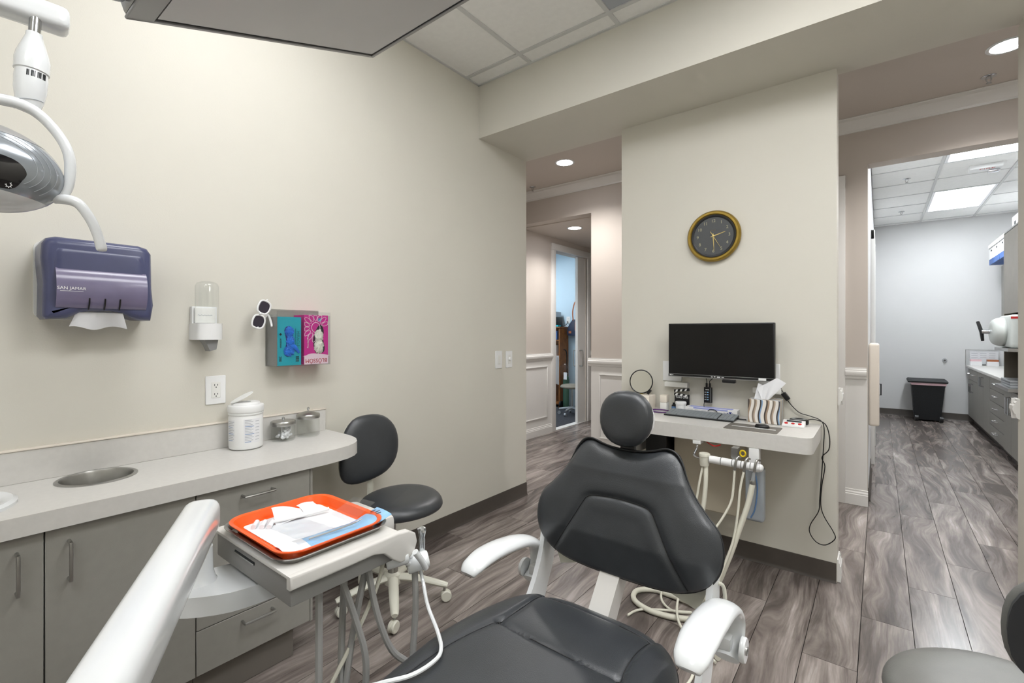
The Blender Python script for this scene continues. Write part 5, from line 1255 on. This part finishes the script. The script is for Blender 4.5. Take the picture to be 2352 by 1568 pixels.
g_.tube([gc + LR * math.cos(2 * PI * i / 16) * .0036 + EZ * math.sin(2 * PI * i / 16) * .0045 for i in range(16)], .0006, 5, closed=True)
g_.build('sun_mark', 'white_plastic', head)
MB().tube([lp_(-.16, .02, .06), lp_(-.13, .1, .05), lp_(-.07, .145, .02), lp_(0, .149, .005), lp_(.036, .146, 0), lp_(.064, .13, 0), lp_(.09, .096, -.005), lp_(.105, .06, -.01), lp_(.1085, .02, -.01), lp_(.104, -.02, -.01), lp_(.092, -.048, -.01)], [.010, .010, .011, .012, .0125, .011, .0105, .0105, .0105, .0095, .008], 14, smooth=6, flat=1.0, upv=tuple(LR)).build('yoke', 'white_enamel', dlt)
MB().tube([lp_(.082, -.05, -.01), lp_(.104, -.049, -.02), lp_(.122, -.058, -.03), lp_(.141, -.09, -.035), lp_(.153, -.124, -.035), lp_(.160, -.154, -.035), lp_(.161, -.160, -.035)], [.010, .0115, .011, .0105, .010, .0105, .006], 14, smooth=6).build('handle', 'white_enamel', dlt)
nax = (LR * .05 + EZ).normalized(); nb = lp_(.043, .143, .012)
MB().lathe([(0, 0), (.017, 0), (.0225, .018), (.027, .045), (.0278, .07), (.0268, .085)], nb, nax, 30).build('neck_body', 'white_enamel', dlt)
MB().tube([nb + nax * (.018 + .004 * math.cos(math.radians(a))) + (LR * math.cos(math.radians(a)) + LF * math.sin(math.radians(a))) * .0235 for a in range(200, 341, 10)], .0007, 5).build('neck_joint_line', 'ink_grey', dlt)
MB().lathe([(.0268, .084), (.0292, .086), (.0292, .112), (.027, .124), (.0205, .146), (.0145, .165), (.0138, .173), (0, .173)], nb, nax, 30).build('neck_collar', 'white_enamel', dlt)
MB().lathe([(.0105, .17), (.0105, .215), (0, .215)], nb, nax, 22).build('neck_pin', 'chrome', dlt)
for k in range(15):
    if k % 4 == 2: continue
    a = math.radians(255 + k * 5.0); rd_ = LR * math.cos(a) + LF * math.sin(a)
    MB().obox(nb + nax * .074 + rd_ * .0279, LR * -math.sin(a) + LF * math.cos(a), nax, rd_, .0006 + .0005 * (k % 3 == 0), .0065, .0003).build('barcode_bar', 'ink', dlt)
MB().obox(lp_(-.24, .372, .03), LR, EZ, LF, .35, .026, .032, bev=.018, seg=4).build('support_arm', 'white_enamel', dlt)
MB().tube([lp_(-.53, .372, .03), lp_(-.53, 1.36, .03)], .028, 18).build('ceiling_post', 'white_enamel', dlt)
MB().lathe([(.07, 1.36), (.07, 1.3795), (0, 1.3795)], lp_(-.53, 0, .03), (0, 0, 1), 24).build('ceiling_plate', 'white_enamel', dlt)

# ================================================================== CABINET ROOM ON THE RIGHT
def pull(par, y0, y1, z, x, vert=None):
    if vert: p = [(x, y0, vert[0]), (x - .03, y0, vert[0]), (x - .03, y0, vert[1]), (x, y0, vert[1])]
    else: p = [(x, y0, z), (x - .03, y0, z), (x - .03, y1, z), (x, y1, z)]
    MB().tube(p, .006, 6).build('handle', 'chrome', par)
def base_unit(name, label, y0, y1, fronts):
    t = thing(name, label, 'cabinet', (1.3, (y0 + y1) / 2, 0), 'base cabinets in the far room')
    part('body', 'gap_black', t, 1.03, 1.61, y0 + .002, y1 - .002, .1, .789)
    part('toe_kick', 'base_dark', t, 1.07, 1.61, y0 + .002, y1 - .002, .001, .099)
    for (a, b, z0, z1, kind, hp_) in fronts:
        f = MB().box(1.01, 1.029, a + .003, b - .003, z0 + .003, z1 - .003, bev=.001, seg=1).build('door' if kind == 'd' else 'drawer', 'laminate', t)
        if kind == 'd': pull(f, hp_, 0, 0, 1.01, vert=(z1 - .16, z1 - .05))
        else: pull(f, (a + b) / 2 - .06, (a + b) / 2 + .06, (z0 + z1) / 2 + .01, 1.01)
base_unit('base_cabinet', 'taupe base cabinet against the back wall beside black bin', 8.62, 9.40, [(8.62, 9.01, .63, .785, 'w', 0), (9.01, 9.40, .63, .785, 'w', 0), (8.62, 9.01, .1, .63, 'd', 8.95), (9.01, 9.40, .1, .63, 'd', 9.07)])
base_unit('base_cabinet', 'taupe base cabinet with double doors, middle of the far run', 7.72, 8.62, [(7.72, 8.17, .1, .785, 'd', 8.12), (8.17, 8.62, .1, .785, 'd', 8.22)])
base_unit('base_cabinet', 'taupe base cabinet of stacked drawers next to the steel tower', 6.9, 7.72, [(6.9, 7.72, z, z + .137, 'w', 0) for z in (.1, .237, .374, .511, .648)])
cto = thing('far_countertop', 'white countertop over the taupe base cabinets in the far room', 'countertop', (1.3, 8.15, .79))
MB().box(.985, 1.615, 6.895, 9.44, .7905, .822, bev=.003).build('slab', 'counter', cto)
MB().box(1.15, 1.5, 7.3, 7.75, .8215, .824, bev=.001, seg=1).build('sink_rim', 'steel', cto)
# splash panel with papers, boxes
spn = thing('splash_panel', 'clear splash panel with pinned papers at the far counter end', 'panel', (1.15, 9.44, .822))
MB().box(.985, 1.33, 9.425, 9.43, .8225, 1.045, bev=.001, seg=1).build('clear_sheet', 'acrylic', spn)
part('paper_sheet', 'paper', spn, 1.03, 1.32, 9.431, 9.433, .84, 1.035)
for k in range(9): part('note_line', 'ink_grey', spn, 1.045 + (k % 3) * .09, 1.11 + (k % 3) * .09, 9.4302, 9.431, .93 + (k // 3) * .03, .936 + (k // 3) * .03)
part('frame_edge', 'steel', spn, .982, .988, 9.42, 9.435, .8225, 1.047); part('frame_edge', 'steel', spn, .982, 1.335, 9.42, 9.435, 1.042, 1.048)
for i, (x, mm, lb) in enumerate(((1.08, 'pink_liner', 'pink and white carton on far counter by splash panel'), (1.25, 'tan', 'brown-topped white carton on far counter by splash panel'))):
    t = thing('small_carton', lb, 'box', (x, 9.35, .822))
    MB().box(x - .06, x + .06, 9.3, 9.4, .8225, .885, bev=.001, seg=1).build('carton', 'box_white', t)
    part('top_print', mm, t, x - .055, x + .055, 9.302, 9.398, .885, .91)
bt = thing('spray_bottle', 'white bottle with red cap strip on the far counter', 'bottle', (1.3, 8.6, .822))
MB().lathe([(0, .8225), (.04, .8225), (.042, .83), (.042, .97), (.018, 1.0), (.018, 1.03), (0, 1.03)], (1.3, 8.6, 0), n=20).build('body', 'white_plastic', bt)
MB().lathe([(.043, .86), (.043, .94)], (1.3, 8.6, 0), n=20).build('label_band', 'red', bt)
# tall steel tower with autoclave
tw = thing('steel_tower', 'tall stainless tower cabinet at the right edge of the far room', 'cabinet', (1.3, 6.53, 0))
part('toe_kick', 'base_dark', tw, 1.06, 1.61, 6.19, 6.87, .001, .099)
part('lower_body', 'gap_black', tw, 1.03, 1.61, 6.19, 6.87, .1, .725)
for a, b, hy in ((6.195, 6.53, 6.48), (6.53, 6.868, 6.58)):
    f = MB().box(1.0, 1.029, a + .002, b - .002, .104, .72, bev=.002, seg=1).build('door', 'laminate', tw); pull(f, hy, 0, 0, 1.0, vert=(.5, .66))
part('side_panel', 'steel_brown', tw, 1.0, 1.61, 6.85, 6.872, .726, 2.29); part('side_panel', 'steel_brown', tw, 1.0, 1.61, 6.18, 6.2, .726, 2.29)
part('back_panel', 'steel_brown', tw, 1.59, 1.61, 6.2, 6.85, .726, 2.29)
part('shelf', 'steel', tw, .93, 1.59, 6.2, 6.85, .745, .775); part('shelf', 'steel', tw, .93, 1.59, 6.2, 6.85, 1.115, 1.145)
MB().box(1.0, 1.03, 6.2, 6.85, 1.48, 2.286, bev=.002, seg=1).build('upper_door', 'steel_brown', tw)
part('top_panel', 'steel', tw, 1.0, 1.61, 6.18, 6.872, 2.29, 2.305)
for k, z in enumerate((.7765, .80, .823)):
    tag(MB().box(.96, 1.3, 6.32, 6.74, z, z + .02, bev=.004).build('instrument_cassette', 'silver_paint'), ('bottom', 'middle', 'top')[k] + ' flat silver instrument cassette stacked on the tower lower shelf', 'cassette', 'cassettes on the tower shelf')
ac = thing('autoclave', 'pale grey tabletop autoclave with round door on the tower shelf', 'autoclave', (1.1, 6.5, 1.146))
MB().box(.95, 1.45, 6.25, 6.8, 1.148, 1.46, bev=.04, seg=4).build('housing', 'autoclave', ac)
cushion(ell(.2, .14, 32), (.95, 6.56, 1.30), (0, -1, 0), (0, 0, 1), (-1, 0, 0), .09, .0, rings=10).build('door', 'autoclave', ac, angle=180)
MB().tube([(.86, 6.56, 1.30), (.80, 6.56, 1.30)], .02, 12).build('door_shaft', 'chrome', ac)
MB().tube([(.81, 6.58, 1.21), (.80, 6.56, 1.30), (.78, 6.62, 1.40)], [.012, .016, .014], 8).build('door_lever', 'black_plastic', ac)
part('brand_mark', 'red', ac, .955, 1.02, 6.2492, 6.2502, 1.42, 1.44)
part('warning_label', 'yellow', ac, .935, .949, 6.70, 6.76, 1.38, 1.42)
# wall cabinet, storage boxes
wcab = thing('wall_cabinet', 'grey upper wall cabinet behind the steel tower', 'cabinet', (1.47, 8.0, 1.3))
part('body', 'gap_black', wcab, 1.35, 1.615, 6.9, 9.3, 1.3, 2.215)
for k in range(4):
    f = MB().box(1.33, 1.349, 6.902 + k * .6, 7.498 + k * .6, 1.302, 2.213, bev=.001, seg=1).build('door', 'laminate', wcab)
    pull(f, 6.96 + k * .6, 0, 0, 1.33, vert=(1.34, 1.46))
for k, (y, lb) in enumerate(((8.98, 'white and blue storage box farthest back on the wall cabinet'), (8.62, 'white and blue storage box in the middle on wall cabinet'), (8.26, 'white and blue storage box nearest the tower on wall cabinet'))):
    t = thing('storage_box', lb, 'box', (1.38, y, 2.216), 'storage boxes')
    MB().box(1.19, 1.58, y - .165, y + .165, 2.217, 2.29, bev=.002, seg=1).build('blue_base', 'box_blue', t)
    MB().box(1.191, 1.579, y - .164, y + .164, 2.2905, 2.44, bev=.002, seg=1).build('white_body', 'box_white', t)
    MB().box(1.18, 1.59, y - .172, y + .172, 2.4405, 2.49, bev=.003, seg=1).build('lid', 'box_white', t)
    part('hand_hole', 'ink', t, 1.188, 1.192, y - .03, y + .03, 2.39, 2.41)
for k, (y, lb) in enumerate(((6.36, 'white carton on top of the steel tower, nearer one'), (6.68, 'white carton on top of the steel tower, farther one'))):
    t = thing('storage_carton', lb, 'box', (1.25, y, 2.305), 'cartons on the tower')
    MB().box(1.05, 1.45, y - .14, y + .14, 2.306, 2.45, bev=.002, seg=1).build('body', 'box_white', t)
    part('hand_hole', 'ink', t, 1.048, 1.052, y - .03, y + .03, 2.36, 2.39)
# bin
bn = thing('waste_bin', 'black wheeled waste bin with pink liner by the back wall', 'bin', (.55, 9.25, 0))
def quad(x0, x1, y0, y1, z): return [(x0, y0, z), (x1, y0, z), (x1, y1, z), (x0, y1, z)]
loft([quad(.41, .69, 9.12, 9.38, .02), quad(.40, .70, 9.10, 9.4, .1), quad(.375, .735, 9.06, 9.43, .5), quad(.37, .745, 9.05, 9.44, .54)]).build('body', 'bin_black', bn)
loft([quad(.368, .748, 9.045, 9.445, .53), quad(.366, .75, 9.043, 9.446, .565)]).build('liner_rim', 'pink_liner', bn)
loft([quad(.33, .765, 9.03, 9.455, .566), quad(.325, .77, 9.025, 9.46, .585), quad(.34, .76, 9.04, 9.45, .605)]).build('lid', 'bin_black', bn)
for x in (.43, .70): MB().lathe([(0, -.02), (.045, -.02), (.045, .02), (0, .02)], (x, 9.1, .046), (1, 0, 0), 18).build('wheel', 'black_plastic', bn)
# wall bits
tag(MB().lathe([(0, 0), (.028, 0), (.03, .006), (.018, .02), (.012, .03), (0, .03)], (.765, 9.5, .88), (0, -1, 0), 22).build('wall_bumper', 'chrome'), 'small chrome wall bumper on the far room back wall', 'bumper')
tag(MB().box(-.069, .0, 4.62, 4.95, .56, 1.205, bev=.02, seg=3).build('wall_panel_box', 'cream_plastic'), 'cream rounded wall box just inside the right-hand opening', 'wall box')
MB().tube([(-.05, 6.05, .77), (.012, 6.05, .77), (.012, 6.05, .66), (-.05, 6.05, .66)], .006, 6).build('door_handle', 'gap_black', d3)
fs = thing('fire_strobe', 'white ceiling fire strobe with red FIRE lettering in far room', 'strobe', (.84, 6.7, 2.93))
MB().box(.72, .96, 6.6, 6.72, 2.935, 2.977, bev=.004).build('housing', 'white_plastic', fs)
text('lettering', 'FIRE', .05, (.85, 6.635, 2.9345), EX, (0, -1, 0), 'ink_red', fs, sx=1.3)
MB().box(.86, .95, 6.67, 6.735, 2.905, 2.9345, bev=.012, seg=2).build('strobe_lens', 'chrome', fs)

# ================================================================== SIDE ROOM BEHIND THE POCKET DOOR
wcb = thing('wooden_cabinet', 'tall brown wooden cabinet seen through the pocket door', 'cabinet', (-4.75, 6.99, 0))
part('side_panel', 'wood', wcb, -4.345, -4.319, 6.85, 7.13, .005, 1.37); part('side_panel', 'wood', wcb, -5.2, -5.175, 6.85, 7.13, .005, 1.37)
part('back_panel', 'wood', wcb, -5.175, -4.345, 7.11, 7.13, .005, 1.37)
MB().box(-5.21, -4.31, 6.83, 7.14, 1.371, 1.395, bev=.003).build('top_board', 'wood', wcb)
for z in (.06, .45, .85, 1.15): part('shelf', 'wood', wcb, -5.175, -4.345, 6.86, 7.11, z, z + .02)
for k, (x, z, h, mm, lb) in enumerate(((-4.42, 1.171, .15, 'box_blue', 'blue binder on upper shelf of the wooden cabinet'), (-4.48, 1.171, .17, 'pale_pink', 'pale binder on upper shelf of the wooden cabinet'), (-4.44, .871, .2, 'box_white', 'white carton on middle shelf of the wooden cabinet'), (-4.45, .471, .16, 'tan', 'tan carton on lower shelf of the wooden cabinet'))):
    tag(MB().box(x - .025, x + .025, 6.88, 7.08, z, z + h, bev=.003).build('shelf_item', mm), lb, 'box')
prn = thing('printer', 'small dark and white printer on top of the wooden cabinet', 'printer', (-4.6, 7.0, 1.395))
MB().box(-4.8, -4.42, 6.86, 7.1, 1.396, 1.56, bev=.01).build('body', 'black_plastic', prn)
MB().box(-4.78, -4.44, 6.88, 7.09, 1.5605, 1.66, bev=.015).build('scanner_lid', 'silver_paint', prn)
part('paper_tray', 'paper', prn, -4.6, -4.46, 6.845, 6.86, 1.42, 1.52)
tag(MB().box(-4.44, -4.36, 6.85, 6.95, 1.396, 1.425, bev=.006).build('blue_pack', 'teal'), 'small cyan pack on the wooden cabinet top edge', 'pack')
outlet('wall_outlet', 'white wall outlet with plug above wooden cabinet, right one', None, 'y', -4.37, 1.46, 1.575, .075, 7.15)
outlet('wall_outlet', 'white wall outlet above the wooden cabinet, left one', None, 'y', -4.52, 1.46, 1.575, .075, 7.15)
tag(MB().tube([(-4.335, 7.13, 1.495), (-4.33, 7.1, 1.45), (-4.36, 7.06, 1.41), (-4.39, 7.05, 1.405)], .005, 6, smooth=5).build('plug_cord', 'black_plastic'), 'black cord plugged into outlet above the wooden cabinet', 'cord')
hk = thing('wall_hook', 'double metal wall hook holding the navy handbag', 'hook', (-4.13, 7.13, 1.83))
MB().box(-4.15, -4.11, 7.138, 7.15, 1.84, 1.93, bev=.003).build('plate', 'steel', hk)
MB().tube([(-4.13, 7.138, 1.91), (-4.13, 7.09, 1.92), (-4.13, 7.07, 1.95)], .006, 8, smooth=4).build('upper_prong', 'steel', hk)
MB().tube([(-4.13, 7.138, 1.85), (-4.13, 7.10, 1.83), (-4.13, 7.075, 1.85)], .006, 8, smooth=4).build('lower_prong', 'steel', hk)
bg = thing('handbag', 'navy handbag with tan straps hanging on wall hook', 'bag', (-4.12, 7.08, 1.22))
loft([[(x, y, 1.23 + .03 * abs(x + 4.135) * 3) for x, y in rrect(.30, .12, .04, 4, -4.135, 7.075)], [(x, y, 1.30) for x, y in rrect(.32, .13, .04, 4, -4.135, 7.075)], [(x, y, 1.40) for x, y in rrect(.26, .10, .04, 4, -4.15, 7.08)], [(x, y, 1.52) for x, y in rrect(.15, .06, .02, 4, -4.13, 7.09)]]).build('body', 'bag_navy', bg, angle=60)
for dx in (-.05, .05): MB().tube([(-4.13 + dx, 7.06, 1.50), (-4.13 + dx * 1.1, 7.05, 1.65), (-4.13 + dx * .5, 7.06, 1.8), (-4.13, 7.08, 1.84)], .012, 8, smooth=4, flat=.4, upv=(1, 0, 0)).build('strap', 'tan', bg)
MB().prism([[(-4.12, 1.48), (-4.09, 1.48), (-4.085, 1.33), (-4.125, 1.33)]], (0, 7.015, 0), EX, EZ, (0, 1, 0), .006).build('tassel', 'tan', bg)
part('patch', 'tan', bg, -4.24, -4.19, 7.008, 7.012, 1.28, 1.32)
ox = thing('oxygen_cylinder', 'dark green gas cylinder standing on a small cart', 'cylinder', (-4.22, 6.9, 0))
MB().lathe([(0, .02), (.055, .02), (.055, .48), (.045, .53), (.02, .56), (0, .56)], (-4.225, 6.9, 0), n=24).build('tank', 'green_tank', ox)
MB().lathe([(.018, .56), (.022, .6), (0, .61)], (-4.225, 6.9, 0), n=14).build('valve', 'chrome', ox)
MB().tube([(-4.25, 6.97, .05), (-4.25, 6.97, .8), (-4.255, 6.95, .97), (-4.27, 6.9, 1.0)], .01, 8, smooth=4).build('cart_handle', 'black_plastic', ox)
MB().lathe([(0, -.015), (.06, -.015), (.06, .015), (0, .015)], (-4.285, 6.84, .066), (1, 0, 0), 18).build('cart_wheel', 'black_plastic', ox)
blob((-4.23, 6.86, .66), .085, 4, .5, 2.0, 2, (1, .5, 1.2)).build('bagged_mask', 'film', ox)
part('paper_tag', 'paper', ox, -4.22, -4.16, 6.81, 6.815, .50, .62)
sm = thing('side_room_stool', 'taupe stool with grey star base seen through pocket door', 'stool', (-3.80, 6.37, 0))
cushion(ell(.18, .18, 28), (-3.80, 6.37, .44), (1, 0, 0), (0, 1, 0), (0, 0, 1), .045, .02, rings=10).build('seat', 'taupe_seat', sm, angle=180)
MB().lathe([(.022, .09), (.022, .42), (.08, .425), (0, .43)], (-3.80, 6.37, 0), n=16).build('gas_column', 'steel', sm)
for k in range(5):
    a = math.radians(200 + 72 * k); dx, dy = math.cos(a), math.sin(a)
    MB().tube([(-3.80, 6.37, .12), (-3.80 + dx * .2, 6.37 + dy * .2, .09)], [.02, .015], 8).build('leg', 'silver_paint', sm)
    MB().lathe([(0, -.014), (.026, -.014), (.026, .014), (0, .014)], (-3.80 + dx * .2, 6.37 + dy * .2, .031), (-dy, dx, 0), 14).build('caster', 'silver_paint', sm)
tag(MB().sheet(lambda a, b: (-4.33 + .012 * math.sin(a * 14), 6.66 + .16 * a, .45 + .45 * b - .05 * a * (1 - b)), 14, 8, .003).build('white_coat', 'paper'), 'white coat hem hanging at front of the wooden cabinet', 'coat')
